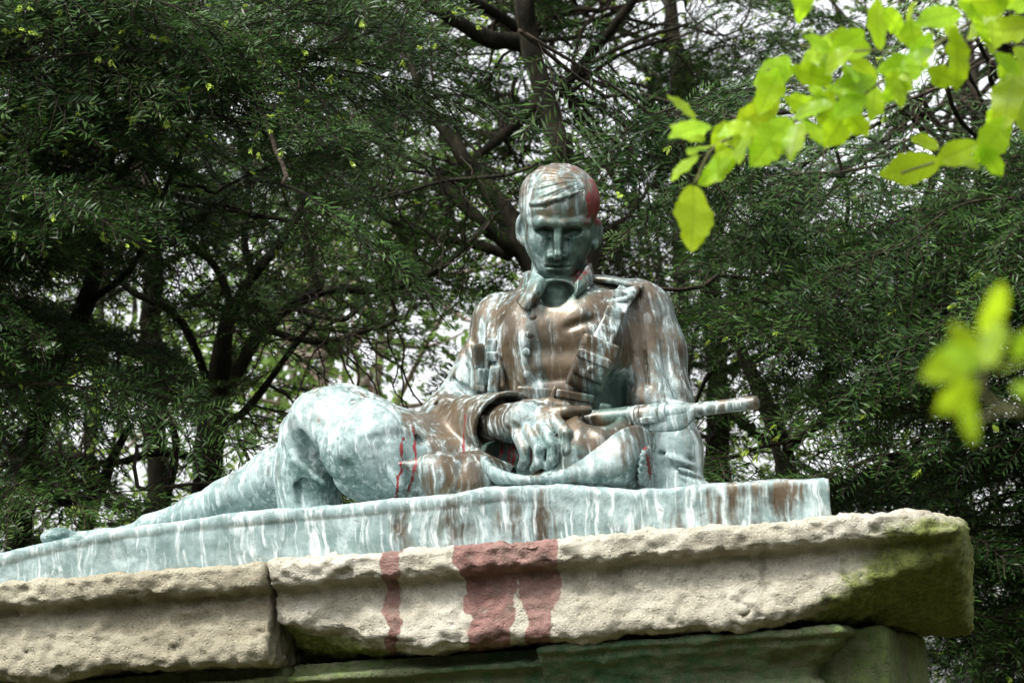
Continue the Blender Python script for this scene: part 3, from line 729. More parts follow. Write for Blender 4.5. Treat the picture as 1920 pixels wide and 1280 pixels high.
lo2('brim', [[(903, 848, -.325), (919, 872, -.395), (965, 889, -.425), (1025, 893, -.42), (1085, 868, -.42), (1130, 834, -.415), (1165, 808, -.40), (1190, 799, -.37), (1208, 812, -.33), (1216, 840, -.29)],
             [(906, 868, -.34), (924, 890, -.395), (968, 903, -.42), (1025, 903, -.415), (1090, 893, -.425), (1135, 880, -.43), (1172, 868, -.425), (1196, 866, -.39), (1211, 866, -.345), (1217, 868, -.30)],
             [(925, 892, -.29), (942, 910, -.33), (975, 916, -.36), (1025, 918, -.37), (1090, 920, -.38), (1135, 922, -.385), (1172, 924, -.38), (1198, 922, -.35), (1214, 920, -.31), (1220, 918, -.28)]], .014, 120, 30, hat)
lo2('brim', [[(903, 848, -.325), (911, 833, -.28), (932, 825, -.215), (962, 823, -.20), (1000, 836, -.205), (1030, 858, -.22), (1040, 880, -.24)],
             [(912, 872, -.285), (920, 868, -.245), (938, 864, -.215), (965, 866, -.205), (1000, 876, -.21), (1030, 888, -.225), (1040, 898, -.245)],
             [(930, 905, -.29), (940, 908, -.27), (955, 912, -.25), (975, 914, -.25), (1000, 916, -.25), (1025, 918, -.25), (1040, 920, -.26)]], .010, 90, 24, hat, -.7, .8)
lo2('brim_roll', [[(1190, 799, -.36), (1206, 806, -.32), (1220, 822, -.29), (1226, 836, -.28)], [(1194, 812, -.365), (1206, 822, -.33), (1216, 836, -.30), (1222, 848, -.285)]], .014, 20, 8, hat)
# pleated rosette: a disc of radial ridges
rc = P(1206, 874, -.385); M = rotimg(6); a_ = math.radians(68)
M = np.array([M[0]*math.cos(a_)+M[1]*math.sin(a_), M[1]*math.cos(a_)-M[0]*math.sin(a_), M[2]])
nr, na = 8, 144
rr, aa = np.meshgrid(np.linspace(0, 1, nr), np.linspace(0, 2*np.pi, na, endpoint=False), indexing='ij')
dep = .16*np.cos(aa*16)*np.clip(rr*3-.6, 0, 1)*np.clip((1.05-rr)*6, 0, 1)+.12*(1-rr**2)+.18*(rr < .3)
q = np.stack([rr*np.cos(aa), -dep, rr*np.sin(aa)], -1).reshape(-1, 3)*np.array([R(26), R(26), R(34)])
o = mesh_np('rosette', rc+q @ M, gridfaces(nr, na, True), BRZ, hat); m = o.modifiers.new('s', 'SOLIDIFY'); m.thickness = .006; m.offset = -1; stain_and_shade(o)

# ---- pointed pack lying before the knee --------------------------------------------------------------------
a3 = P(735, 960, -.42); b3 = P(960, 820, -.15)
g = Grid((a3[0], -.43, min(a3[2], b3[2])-.05), (b3[0]+.03, -.12, max(a3[2], b3[2])+.03), .0035)
g.add(rcone(P(750, 869, -.385), P(822, 884, -.355), R(4), R(33)), .012); g.add(rcone(P(822, 884, -.355), P(895, 893, -.315), R(35), R(42)), .02)
g.add(rcone(P(895, 893, -.315), P(940, 900, -.26), R(41), R(34)), .02)
g.add(B(855, 932, -.335, 46, 34, .045, -2, .02), .04); g.add(B(900, 932, -.30, 40, 34, .045, -2, .02), .04)
g.add(rcone(P(756, 886, -.42), P(806, 926, -.44), R(9), R(18)), .012, 's')
g.add(rcone(P(762, 880, -.40), P(800, 905, -.41), R(4), R(7)), .008, 's')
Vh, Fh = g.mesh(); del g
o = mesh_np('pointed_pack', Vh, Fh, BRZ, ST); sculpt(o, .0012, 28, 6); stain_and_shade(o, -.42)

# ---- cast base, draped, tapering away under the feet --------------------------------------------------------
TOP = np.array([(-400, 1062), (-150, 1046), (0, 1032), (110, 1008), (230, 985), (360, 966), (500, 951), (620, 943), (740, 932), (850, 922), (930, 906), (1040, 904), (1120, 912), (1190, 916), (1260, 909), (1330, 903), (1440, 898), (1556, 892)], float)
VF = -.46
tp = np.array([P(x, y, VF) for x, y in TOP])
WB = P(1557, 955, VF)[2]-.03
UR = P(1556, 900, VF)[0]; UL = P(-520, 1060, VF)[0]
g = Grid((UL-.03, VF-.03, WB-.03), (UR+.04, .46, tp[:, 2].max()+.04), .005)
def basef(p):
    U, Vv, W = p
    tw = np.interp(U, tp[:, 0], tp[:, 2]).astype(np.float32)
    lip = np.clip((-Vv+VF+.06)/.06, 0, 1)
    top = W-tw+lip*lip*.004+.014*np.sin(U*7+1)*np.clip((Vv-VF)/.3, 0, 1)*.5
    fr = VF-Vv+np.clip((W-tw+.016)/.016, 0, 1)**2*.008-sstep(0, .005, W-tw+.034+.006*np.sin(U*2.3)+.003*np.sin(U*9))*.0035*sstep(UR-.35, UR-.75, U)
    d = np.maximum(np.maximum(top*.9, fr), np.maximum(Vv-.42, WB-W))
    r = (U-UR)*.8+(Vv-VF)*.55+0*W
    return np.maximum(np.maximum(d, r), UL-U)
g.add((basef, g.lo, g.lo+g.h*g.n), .006)
for xs in ((330, 985, 300, 1075), (560, 965, 520, 1050), (175, 1010, 150, 1080)):
    g.add(rcone(P(xs[0], xs[1], VF-.004), P(xs[2], xs[3], VF-.004), .003, .003), .006, 's')
Vb, Fb = g.mesh(); del g
o = mesh_np('cast_base', Vb, Fb, BRZ, ST); sculpt(o, .0030, 16, 9); stain_and_shade(o, .32)
# ---------------------------------------------------------------- the stone pedestal
PD = empty('stone_pedestal', MMAT)
tag(PD, 'mossy sandstone pedestal with chipped cornice and dark red paint stripes under the statue', 'pedestal')
STONE = mat_stone('sandstone', (.36, .335, .255), (.54, .515, .43))
STONE1 = mat_stone('grey_sandstone', (.26, .235, .165), (.41, .385, .29))
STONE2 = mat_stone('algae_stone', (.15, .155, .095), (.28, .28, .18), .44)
SV = -.60
ST_W = P(1300, 985, SV)[2]
def poly_sdf(pts):
    pts = np.array(pts, float)
    def f(x, y):
        d = np.full(np.broadcast(x, y).shape, 1e9, np.float32); s = np.ones(d.shape, np.float32)
        n = len(pts)
        for i in range(n):
            a, b = pts[i], pts[i-1]; e = b-a; wx, wy = x-a[0], y-a[1]
            t = np.clip((wx*e[0]+wy*e[1])/(e @ e), 0, 1)
            d = np.minimum(d, (wx-e[0]*t)**2+(wy-e[1]*t)**2)
            c1 = y >= a[1]; c2 = y < b[1]; c3 = (e[0]*wy) > (e[1]*wx)
            s = np.where((c1 & c2 & c3) | (~c1 & ~c2 & ~c3), -s, s)
        return s*np.sqrt(d)
    return f
def stone_mesh(name, prof, u0, u1, h, cuts, mat, amp=(.0038, .0034), dips=None, seed=0, moss=None, parent=PD, vback=.5, paint=False, endr=.012, ret=False):
    pf = poly_sdf([(SV+a, ST_W+b) for a, b in prof])
    lo = np.array([u0-.03, SV-.04, ST_W+min(b for a, b in prof)-.03]); hi = np.array([u1+.04, max(SV+a for a, b in prof)+.03, ST_W+.03])
    g = Grid(lo, hi, h)
    def f(p):
        U, Vv, W = p
        if dips is not None:
            dd = np.interp(U, dips[0], dips[1]).astype(np.float32)
            k = np.clip((ST_W-W)/.19, 0, 1); W = W-dd*k*k*1.0
        d2 = pf(Vv[0], W[0])[None] if (Vv.shape[0] == 1 and W.shape[0] == 1) else pf(Vv, W)
        ue = u1
        if ret:
            pv = sorted((b, a) for a, b in prof if a < .3); ue = u1-np.interp(W, [ST_W+b for b, a in pv], [a for b, a in pv]).astype(np.float32)*1.0+pv[-1][1]
        d1 = np.maximum(u0-U, U-ue)
        er = np.where(U > (u0+u1)*.5, endr, .005).astype(np.float32); a, b = d2+er, d1+er
        return (np.minimum(np.maximum(a, b), 0)+np.sqrt(np.maximum(a, 0)**2+np.maximum(b, 0)**2)-er).astype(np.float32)
    g.add((f, lo, hi), .004)
    for c in cuts: g.add(c, .02, 's')
    rp_ = np.random.default_rng(90+seed)
    for _ in range(int(42*(u1-u0)) if mat is not STONE2 else 0):                         # pits and spalls
        c = np.array([rp_.uniform(u0, u1), SV+rp_.uniform(-.004, .03), ST_W-rp_.random()*.19]); r = .003+.012*rp_.random()**3
        g.add(ell(c, (r*rp_.uniform(1, 2.4), r, r)), .004, 's')
    V, F = g.mesh(); del g
    o = mesh_np(name, V, F, mat, parent)
    n = np.empty(len(V)*3, np.float32); o.data.vertices.foreach_get('normal', n); n = n.reshape(-1, 3)
    nz = amp[0]*fbm(V*13, 4, 20+seed)+amp[1]*1.3*fbm(V*np.array([50, 50, 75]), 4, 30+seed)-amp[1]*1.6*np.abs(fbm(V*30, 3, 50+seed))-.010*np.clip(fbm(V*24, 3, 40+seed)-.55, 0, 1)-.02*np.clip(fbm(V*7, 2, 60+seed)-.75, 0, 1)
    V = V+n*nz[:, None]
    o.data.vertices.foreach_set('co', V.astype(np.float32).ravel()); o.data.update()
    x, y = PX(V)
    ms = np.zeros(len(V)) if moss is None else moss(x, y, V)
    attr(o, 'moss', np.clip(ms, -1, 1.2))
    attr(o, 'teal', .9*np.exp(-((x-1150)/450)**2) if mat is STONE2 else np.zeros(len(V)))
    pm = np.zeros(len(V))
    if paint:
        wx = x+8*vnoise(V*26, 71)+4*vnoise(V*80, 72)+2*vnoise(V*200, 73)
        t = np.clip((y-1020)/150, 0, 1)
        def band(l, r): return sstep(-5, 5, wx-l)*sstep(-5, 5, r-wx)
        pm = np.maximum(band(np.interp(t, [0, .35, .6, 1], [711, 716, 722, 722]), np.interp(t, [0, .4, 1], [752, 750, 746])), band(np.interp(t, [0, .25, .45, 1], [846, 848, 872, 878]), np.interp(t, [0, .3, .5, 1], [1046, 1042, 1050, 1036])))
        pm *= 1-band(np.interp(t, [0, .45, .75, 1], [985, 972, 966, 958]), np.interp(t, [0, .45, .75, 1], [985, 976, 980, 992]))
        low = sstep(1160, 1172, y-.0)*0
        pm = np.clip(pm-low, 0, 1)
    attr(o, 'paint', pm)
    return o
def half(p0, p1, p2, toward):
    p0, p1, p2 = map(np.array, (p0, p1, p2)); n = np.cross(p1-p0, p2-p0); n /= np.linalg.norm(n)
    if n @ (np.array(toward)-p0) > 0: n = -n               # inside of the cut = the side of 'toward'
    pts = np.array([p0, p1, p2, toward]); return plane(p0, n, pts.min(0)-.6, pts.max(0)+.6)
CORN = [(.016, 0), (.002, -.008), (0, -.040), (.008, -.050), (.042, -.058), (.044, -.070), (.034, -.10), (.022, -.135), (.014, -.165), (.020, -.182), (.04, -.190), (.20, -.192), (1.05, -.192), (1.05, 0)]
uj = P(497, 1100, SV)[0]
uL = P(-420, 1100, SV)[0]; uR = P(1806, 1000, SV)[0]
rng = np.random.default_rng(5)
us = np.linspace(uL, uj, 40); dl = .012*vnoise(np.stack([us*9, us*0, us*0], 1), 3)+.004*vnoise(np.stack([us*40, us*0, us*0], 1), 4)
stone_mesh('cornice_block', CORN, uL, uj-.004, .006, [], STONE1, dips=(us, dl), seed=1, endr=.01,
           moss=lambda x, y, V: .18*sstep(1190, 1240, y)-.25+.15*sstep(.02, .10, V[:, 1]-SV))
us2 = np.linspace(uj, uR, 60); dl2 = .006*vnoise(np.stack([us2*7, us2*0, us2*0], 1), 13)+.004*vnoise(np.stack([us2*35, us2*0, us2*0], 1), 14)
c1 = half(P(500, 1140, SV), P(700, 1188, SV), P(600, 1192, SV+.06), P(560, 1220, SV))
c2 = half(P(1730, 1040, SV), P(1470, 1158, SV), P(1640, 1150, SV+.16), P(1700, 1200, SV))
c3 = half(P(1700, 946, SV), P(1840, 1000, SV), P(1860, 985, SV+.4), P(1860, 900, SV))
c4 = half(P(1812, 1000, SV), P(1812, 1100, SV), P(1822, 1000, SV+.8), P(1900, 1000, SV+.3))
stone_mesh('cornice_block', CORN, uj+.002, uR+.01, .006, [c1, c2, c3, c4], STONE, dips=(us2, dl2), seed=2, paint=True, endr=.035,
           moss=lambda x, y, V: 1.0*sstep(1480, 1740, x+(y-1000)*.9)*sstep(900, 1000, y)+.55*sstep(-10, 40, y-(1128+(x-500)*.27))*sstep(800, 700, x)-.28+.5*sstep(.03, .09, V[:, 1]-SV)*sstep(1040, 1100, y))
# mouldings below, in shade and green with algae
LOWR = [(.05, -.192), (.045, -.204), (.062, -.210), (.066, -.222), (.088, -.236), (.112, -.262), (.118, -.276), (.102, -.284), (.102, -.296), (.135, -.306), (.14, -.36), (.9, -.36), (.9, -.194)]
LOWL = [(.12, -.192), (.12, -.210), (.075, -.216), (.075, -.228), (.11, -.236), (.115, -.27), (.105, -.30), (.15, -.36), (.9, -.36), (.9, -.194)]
ua, ub = P(1002, 1190, SV+.055)[0], P(1585, 1190, SV+.055)[0]
mg = lambda x, y, V: np.full(len(V), .1)
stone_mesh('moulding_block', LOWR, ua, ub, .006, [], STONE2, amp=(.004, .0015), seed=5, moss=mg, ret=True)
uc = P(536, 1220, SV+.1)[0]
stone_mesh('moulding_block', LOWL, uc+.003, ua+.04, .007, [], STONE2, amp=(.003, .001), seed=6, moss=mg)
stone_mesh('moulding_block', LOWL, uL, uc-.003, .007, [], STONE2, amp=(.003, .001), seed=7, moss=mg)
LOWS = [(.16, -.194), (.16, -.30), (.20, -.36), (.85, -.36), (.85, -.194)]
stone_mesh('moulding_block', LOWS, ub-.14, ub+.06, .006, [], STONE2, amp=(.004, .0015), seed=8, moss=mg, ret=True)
GZ = -MO[2]                                                # the ground in the monument's frame
for i in range(3):
    z1 = ST_W-.362-i*.42; z0 = max(z1-.415, GZ-.02) if i < 2 else GZ-.02
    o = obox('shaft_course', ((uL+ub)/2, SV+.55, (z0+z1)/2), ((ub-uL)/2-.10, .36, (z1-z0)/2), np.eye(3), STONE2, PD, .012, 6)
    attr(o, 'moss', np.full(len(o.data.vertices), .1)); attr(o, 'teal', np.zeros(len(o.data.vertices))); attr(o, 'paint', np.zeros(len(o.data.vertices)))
# ---------------------------------------------------------------- ground
GM = mat_simple('ground_litter', (.045, .035, .02), (.07, .075, .03), 6, .95, .1)
gx = np.linspace(-1, 1, 61); gx = np.sign(gx)*np.abs(gx)**3*400
A, Bq = np.meshgrid(gx, gx, indexing='ij')
Zg = .06*vnoise(np.stack([A*.4, Bq*.4, A*0], -1), 2)*np.clip(np.hypot(A, Bq-5)/6-.4, 0, 1)-.005
o = mesh_np('ground', np.stack([A, Bq, Zg], -1).reshape(-1, 3), gridfaces(61, 61)[:, ::-1], GM); tag(o, kind='structure')

# ---------------------------------------------------------------- yew sprays
def unit(v): v = np.asarray(v, float); return v/(np.linalg.norm(v, axis=-1, keepdims=True)+1e-12)
def make_spray(rs, nsh=14, L=.34, nl=.029):
    """one flat yew spray along +X: returns needles (n,4,3), per-needle shade, stem strips"""
    Q, C, Sx = [], [], []
    stem = lambda t: np.array([t*L, .02*math.sin(t*3+rs.random()), -.10*L*t*t*2])
    def shoot(p0, d, up, ln, tipc):
        n = max(6, int(ln/.0054)); side = unit(np.cross(up, d))
        bend = rs.normal(0, .25)
        t = np.linspace(.02, 1, n)
        ax = p0+d*(t*ln)[:, None]+side*(bend*t*t*ln)[:, None]-up*(.25*t*t*ln)[:, None]
        s = np.where(np.arange(n) % 2 == 0, 1, -1)
        ang = np.radians(rs.normal(58, 9, n)-22*t**3)
        el = rs.normal(.25, .28, n)
        nd = unit(d*np.cos(ang)[:, None]+side*(s*np.sin(ang))[:, None]+up*el[:, None]*.8)
        ll = nl*rs.uniform(.8, 1.15, n)*(.65+.5*np.sin(np.pi*np.clip(t*.85+.1, 0, 1)))
        wd = unit(np.cross(nd, up+rs.normal(0, .35, (n, 3))))*(.0024*rs.uniform(.9, 1.25, n))[:, None]
        mid = ax+nd*(ll*.55)[:, None]-up*(ll*.03)[:, None]
        tip = ax+nd*ll[:, None]-up*(ll*.14)[:, None]
        Q.append(np.stack([ax, mid+wd, tip, mid-wd], 1)); c = np.clip(rs.normal(.38, .2, n), 0, 1)
        C.append(np.stack([c, np.zeros(n)], 1))
        Sx.append(np.array([ax[0], ax[-1]]))
        if tipc:                                              # fresh pale shoot at the end
            m = 22; e = ax[-1]; dd = unit(d+side*bend*1.5-up*.3)
            a = rs.uniform(0, 6.28, m); k = rs.uniform(0, .016, m)
            nd = unit(dd*.9+np.stack([np.cos(a), np.sin(a), np.sin(a*2)*.4], 1)*.55)
            b0 = e+dd*k[:, None]; ll = rs.uniform(.010, .019, m); w = unit(np.cross(nd, rs.normal(0, 1, (m, 3))))*.0022
            Q.append(np.stack([b0, b0+nd*(ll*.5)[:, None]+w, b0+nd*ll[:, None], b0+nd*(ll*.5)[:, None]-w], 1)); C.append(np.stack([rs.uniform(.4, 1, m), np.ones(m)], 1))
    up = np.array([0, 0, 1.0])
    for i in range(nsh):
        t = .12+.86*i/(nsh-1); s = 1 if i % 2 else -1
        a = math.radians(rs.normal(48, 8)-18*t)
        d = unit([math.cos(a), s*math.sin(a), rs.normal(-.05, .22)])
        shoot(stem(t), d, unit(up+rs.normal(0, .25, 3)), L*rs.uniform(.26, .42)*(1.15-.55*t), rs.random() < .16)
    shoot(stem(.9), np.array([1.0, 0, -.2]), up, L*.30, rs.random() < .5)
    st = np.array([stem(t) for t in np.linspace(0, .95, 6)])
    for a, b in zip(st[:-1], st[1:]): Sx.append(np.array([a, b]))
    return np.concatenate(Q), np.concatenate(C), np.array(Sx)
RS = np.random.default_rng(11)
SPR = [make_spray(RS) for _ in range(9)]

def mat_yew():
    t = NT('yew_needles'); v = t.attr('vary'); tip = t.attr('tip')
    col = t.mix(v, (.008, .028, .008), (.075, .150, .030))
    col = t.mix(t.ramp(t.attr('warm'), 0, 1), col, (.10, .12, .025))
    col = t.mix(tip, col, (.32, .43, .07))
    d = t.bsdf(col, .34, .16); tr = t.n('ShaderNodeBsdfTranslucent'); t.l(col, tr.inputs[0])
    mx = t.n('ShaderNodeMixShader'); mx.inputs[0].default_value = .22
    t.l(d.outputs[0], mx.inputs[1]); t.l(tr.outputs[0], mx.inputs[2]); return t.done(mx)
YEW = mat_yew()
BARK = mat_simple('yew_bark', (.007, .0065, .004), (.027, .024, .014), 30, .9, .15, .012, (1, 1, .25))
PBARK = mat_simple('pale_bark', (.20, .15, .12), (.36, .29, .25), 10, .85, .2, .01, (1, 1, .3))
TWIG = mat_simple('twig_bark', (.014, .010, .007), (.05, .038, .025), 40, .9, .2)

def spray_cloud(name, poses, parent, tips=1.0, warm=0.0, rs=RS):
    """poses: (pos, dir, up, scale); all needles of one crown as one mesh"""
    VV, CC, TW = [], [], []
    for po in poses:
        p, d, u, s = po[:4]; fresh = po[4] if len(po) > 4 else rs.random() < tips
        q, c, sx = SPR[rs.integers(len(SPR))]
        X = unit(d); Yv = unit(np.cross(u, X)); Z = np.cross(X, Yv); M = np.array([X, Yv, Z])*s
        c = c.copy(); c[:, 0] = np.clip(c[:, 0]+rs.normal(0, .14), 0, 1)
        if not fresh: keep = c[:, 1] < .5; q = q[keep]; c = c[keep]
        w = warm*(rs.random() < .12)*rs.random()
        VV.append(q @ M+p); CC.append(np.concatenate([c, np.full((len(c), 1), w)], 1)); TW.append(sx @ M+p)
    V = np.concatenate(VV); C = np.concatenate(CC); n = len(V)
    o = mesh_np(name, V.reshape(-1, 3), np.arange(n*4).reshape(-1, 4), YEW, parent, False)
    attr(o, 'vary', np.repeat(C[:, 0], 4)); attr(o, 'tip', np.repeat(C[:, 1], 4)); attr(o, 'warm', np.repeat(C[:, 2], 4)); tag(o, kind='stuff')
    T = np.concatenate(TW); d = unit(T[:, 1]-T[:, 0]); a = unit(np.cross(d, [.3, .2, 1.0])); b = np.cross(d, a)
    L = np.linalg.norm(T[:, 1]-T[:, 0], axis=1); r = np.where(L > .055, .0019, .0013)[:, None]
    pr = []
    for e in (0, 1):
        for k in range(3): pr.append(T[:, e]+r*(math.cos(k*2.094)*a+math.sin(k*2.094)*b)*(1-.35*e))
    pr = np.stack(pr, 1); m = len(pr); base = np.arange(m)[:, None]*6
    F = np.concatenate([base+np.array([[k, (k+1) % 3, 3+(k+1) % 3, 3+k]]) for k in range(3)])
    w = mesh_np('shoots', pr.reshape(-1, 3), F, TWIG, parent, False); tag(w, kind='stuff')
    return o
def limb_pts(pts, n=None):
    """(x, y, dist, r_px) -> world polyline with radii, wobbled"""
    q = np.array([[*at(x, y, d), r*d/FPX] for x, y, d, r in pts]); n = n or 8*len(q)
    c = crom(q, n); w = c[:, 3:4]
    c[:, :3] += np.stack([vnoise(c[:, :3]*9+k*31, 7+k) for k in range(3)], 1)*w*.35
    return c[:, :3], np.maximum(c[:, 3], .0015)
def limb(name, pts, mat, parent, seg=10):
    p, r = limb_pts(pts)
    V, F = tube_geo(p, r, seg)
    nn = V-np.repeat(p, seg, 0) if len(V) == len(p)*seg else np.vstack([V[:-2]-np.repeat(p, seg, 0), np.zeros((2, 3))])
    V = V+nn*(.16*fbm(V*np.array([30, 30, 9]), 3, 5))[:, None]
    return mesh_np(name, V, tri_fix(F), mat, parent)
def trunk_to_ground(pts, mat, parent, seg=14):
    p, r = limb_pts(pts)
    e = p[-1]; rr = r[-1]; k = np.linspace(0, 1, 14)[1:]
    dn = np.stack([e[0]+.12*k*np.sin(k*5), e[1]+.10*k, e[2]*(1-k)-.05*k], 1)
    p = np.vstack([p, dn]); r = np.concatenate([r, rr*(1+.5*k**3)])
    V, F = tube_geo(p, r, seg)
    nn = np.vstack([V[:-2]-np.repeat(p, seg, 0), np.zeros((2, 3))])
    V = V+nn*(.18*fbm(V*np.array([22, 22, 6]), 4, 6))[:, None]
    return mesh_np('trunk', V, tri_fix(F), mat, parent)

def yew(label, trunk, limbs, group='yew trees behind the statue'):
    base, _ = limb_pts(trunk); e = base[-1]
    t = empty('yew_tree', Matrix.Translation((e[0], e[1], 0))); tag(t, label, 'tree', group)
    inv = Matrix.Translation((-e[0], -e[1], 0))
    def own(o): o.parent = t; o.matrix_parent_inverse = inv; return o
    own(trunk_to_ground(trunk, BARK, None))
    for l in limbs: own(limb('limb', l, BARK, None))
    pts = [limb_pts(l)[0] for l in [trunk]+limbs]; t_pts = np.vstack(pts)
    return own, t_pts
def branchlets(own, t_pts, ends, rs, frac, rpx=4):
    """thin crooked side branches from the limbs out to the sprays, one mesh"""
    VV, FF, off = [], [], 0
    for p in ends:
        if rs.random() > frac: continue
        d = np.linalg.norm(t_pts-p, axis=1); i = rs.choice(np.argsort(d)[:12]); a = t_pts[i]
        if np.linalg.norm(p-a) > 2.2: continue
        n = 9; t = np.linspace(0, 1, n)[:, None]
        L = np.linalg.norm(p-a)
        c = a*(1-t)+p*t+np.array([0, 0, -.10*L])*np.sin(t*np.pi)*rs.normal(0, 1.0)+rs.normal(0, .10*L, 3)*np.sin(t*np.pi)+rs.normal(0, .03*L, (n, 3))*np.sin(t*np.pi)
        V, F = tube_geo(crom(c, 18), np.linspace(.002+.0042*min(L, 1.5)*rs.uniform(.4, 1.3), .0016, 18), 5)
        VV.append(V); FF.append(tri_fix(F)+off); off += len(V)
    if VV:
        o = own(mesh_np('branchlets', np.vstack(VV), np.vstack(FF), TWIG)); tag(o, kind='stuff')
def inr(x, y, zones):
    v = 0
    for cx, cy, rx, ry, a in zones: v += a*math.exp(-((x-cx)/rx)**2-((y-cy)/ry)**2)
    return v
def scatter(n, box, dist, dens, rs, face, scale=(.8, 1.25), droop=.25):
    """spray places inside a box of the view, denser where dens says"""
    out = []; tries = 0
    while len(out) < n and tries < n*60:
        tries += 1
        x, y = rs.uniform(box[0], box[2]), rs.uniform(box[1], box[3])
        if rs.random() > dens(x, y): continue
        dd = rs.uniform(*dist); p = at(x, y, dd)
        az = rs.uniform(0, 6.283)
        d = np.array([math.cos(az), math.sin(az)*.8-face, -droop+rs.normal(0, .25)])
        u = np.array([rs.normal(0, .45), -face*rs.uniform(.2, 1.6)+rs.normal(0, .3), 1.0])
        out.append((p, d, u, rs.uniform(*scale)))
    return out
def boughs(n, box, dist, dens, rs, face, scale=(.8, 1.25), ln=(.45, .9), az0=None, spread=1.2, droop=.3, fresh_p=.14):
    """sprays strung along common boughs so that the crown hangs in layers; also returns the bough curves"""
    out, curves = [], []; tries = 0
    while len(curves) < n and tries < n*80:
        tries += 1
        x, y = rs.uniform(box[0], box[2]), rs.uniform(box[1], box[3])
        if rs.random() > dens(x, y): continue
        dd = rs.uniform(*dist); tip = at(x, y, dd); L = rs.uniform(*ln)
        az = rs.normal(az0, spread) if az0 is not None else rs.uniform(0, 6.283)
        d = unit(np.array([math.cos(az), math.sin(az)*.7-face*.6, rs.normal(-.12, .18)]))
        u = unit(np.array([rs.normal(0, .35), -face*rs.uniform(.3, 1.3)+rs.normal(0, .2), 1.0])); side = unit(np.cross(u, d))
        t = np.linspace(0, 1, 14)[:, None]; c = tip-d*L*(1-t)+np.array([0, 0, 1.0])*(droop*.35*L*(1-(t)**2))+side*.08*L*np.sin(t*4+rs.random()*6)
        curves.append(c); m = max(4, int(L/.085)); fresh = rs.random() < fresh_p
        for k in range(m):
            tt = (k+.6)/m; i = int(tt*13); p = c[i]; s_ = 1 if k % 2 else -1
            a = math.radians(rs.normal(42, 10)*(1.1-.8*tt)); dl = unit(d*math.cos(a)+side*s_*math.sin(a)+np.array([0, 0, -droop*rs.uniform(.2, 1.1)]))
            out.append((p, dl, unit(u+rs.normal(0, .22, 3)), rs.uniform(*scale)*(1.1-.35*tt), fresh))
        out.append((c[-1], d+np.array([0, 0, -droop*.6]), u, rs.uniform(*scale)*.8, fresh))
    return out, curves
def bough_stems(own, curves, t_pts, rs):
    VV, FF, off = [], [], 0
    for c in curves:
        i = int(np.argmin(np.linalg.norm(t_pts-c[0], axis=1))); a = t_pts[i]; g0 = np.linalg.norm(c[0]-a)
        if g0 < 1.8:
            tt = np.linspace(0, 1, 8)[:-1, None]; mid = a*(1-tt)+c[0]*tt+rs.normal(0, .07*g0, 3)*np.sin(tt*3.1)+rs.normal(0, .02*g0, (7, 3)); c = np.vstack([mid, c])
        V, F = tube_geo(crom(c, 30), np.linspace(.007, .0018, 30), 6); VV.append(V); FF.append(tri_fix(F)+off); off += len(V)
    o = own(mesh_np('boughs', np.vstack(VV), np.vstack(FF), TWIG)); tag(o, kind='stuff')
GAPS = [(1235, 55, 75, 75, 1.3), (930, 140, 95, 65, 1.1), (720, 225, 70, 70, .6), (1800, 205, 65, 75, 1.3), (1570, 190, 90, 60, .9), (1480, 300, 60, 40, .5), (640, 650, 60, 110, .7), (720, 640, 70, 110, .7),
        (270, 420, 60, 50, .7), (420, 440, 60, 60, .7), (260, 680, 110, 90, .5), (130, 700, 60, 60, .4), (450, 700, 60, 60, .35), (820, 300, 90, 60, .4), (330, 850, 130, 90, .35), (1120, 230, 60, 90, .5), (1180, 300, 60, 50, .6),
        (780, 690, 60, 60, .5), (1560, 880, 30, 40, .4), (880, 400, 60, 60, .3), (1300, 560, 40, 90, .4), (1760, 250, 120, 60, .5), (500, 870, 60, 60, .3), (60, 700, 50, 60, .3), (700, 420, 100, 60, .2)]
def clump(x, y, sc=120, seed=0, lo=-.15, hi=.25):
    return float(sstep(lo, hi, vnoise(np.array([x/sc, y/sc, seed*7.7]), seed)+.5*vnoise(np.array([x/sc*2.3, y/sc*2.3, seed*3.1]), seed+5)))
def gapf(x, y, lo=0.0): return max(lo, 1-1.2*inr(x, y, GAPS))

# his left of the picture: near yew with fresh tips
own1, tp1 = yew('dark yew with pale fresh tips standing beside the feet of the statue',
    [(215, 330, 6.9, 8), (200, 420, 6.9, 11), (178, 510, 6.9, 14), (150, 590, 6.9, 16), (110, 670, 6.9, 18), (75, 790, 7.0, 20), (45, 920, 7.0, 23), (35, 1050, 7.0, 25)],
    [[(180, 510, 6.9, 9), (210, 330, 6.7, 7), (180, 150, 6.4, 5), (120, 20, 6.2, 4)], [(70, 800, 7.0, 10), (30, 740, 6.9, 8), (-60, 640, 6.8, 7)], [(45, 905, 7.0, 15), (110, 940, 7.0, 14), (180, 920, 7.0, 12), (215, 850, 7.0, 9), (245, 790, 7.0, 6)],
     [(160, 570, 6.9, 8), (250, 500, 6.8, 6), (300, 380, 6.7, 5), (370, 220, 6.5, 4), (480, 90, 6.4, 3)], [(215, 340, 6.8, 6), (330, 210, 6.6, 5), (520, 130, 6.5, 4), (700, 60, 6.4, 3)], [(100, 690, 6.9, 7), (180, 640, 6.9, 6), (300, 690, 6.9, 5)]])
N1 = [(110, 120, 330, 190, 1.0), (470, 60, 230, 130, .9), (100, 420, 150, 120, 1.0), (340, 230, 180, 120, .75), (760, 60, 120, 80, .55), (640, 420, 75, 25, 1.0), (60, 620, 80, 90, .5), (230, 880, 90, 100, .35), (40, 850, 60, 110, .4), (610, 920, 60, 60, .25), (-150, 500, 200, 500, .9)]
rs = np.random.default_rng(21)
ps1, cv1 = boughs(100, (-330, -260, 900, 1000), (5.75, 6.8), lambda x, y: min(1, inr(x, y, N1)), rs, .45, (.8, 1.25), (.4, .8), -.5, 1.0, .3, .24)
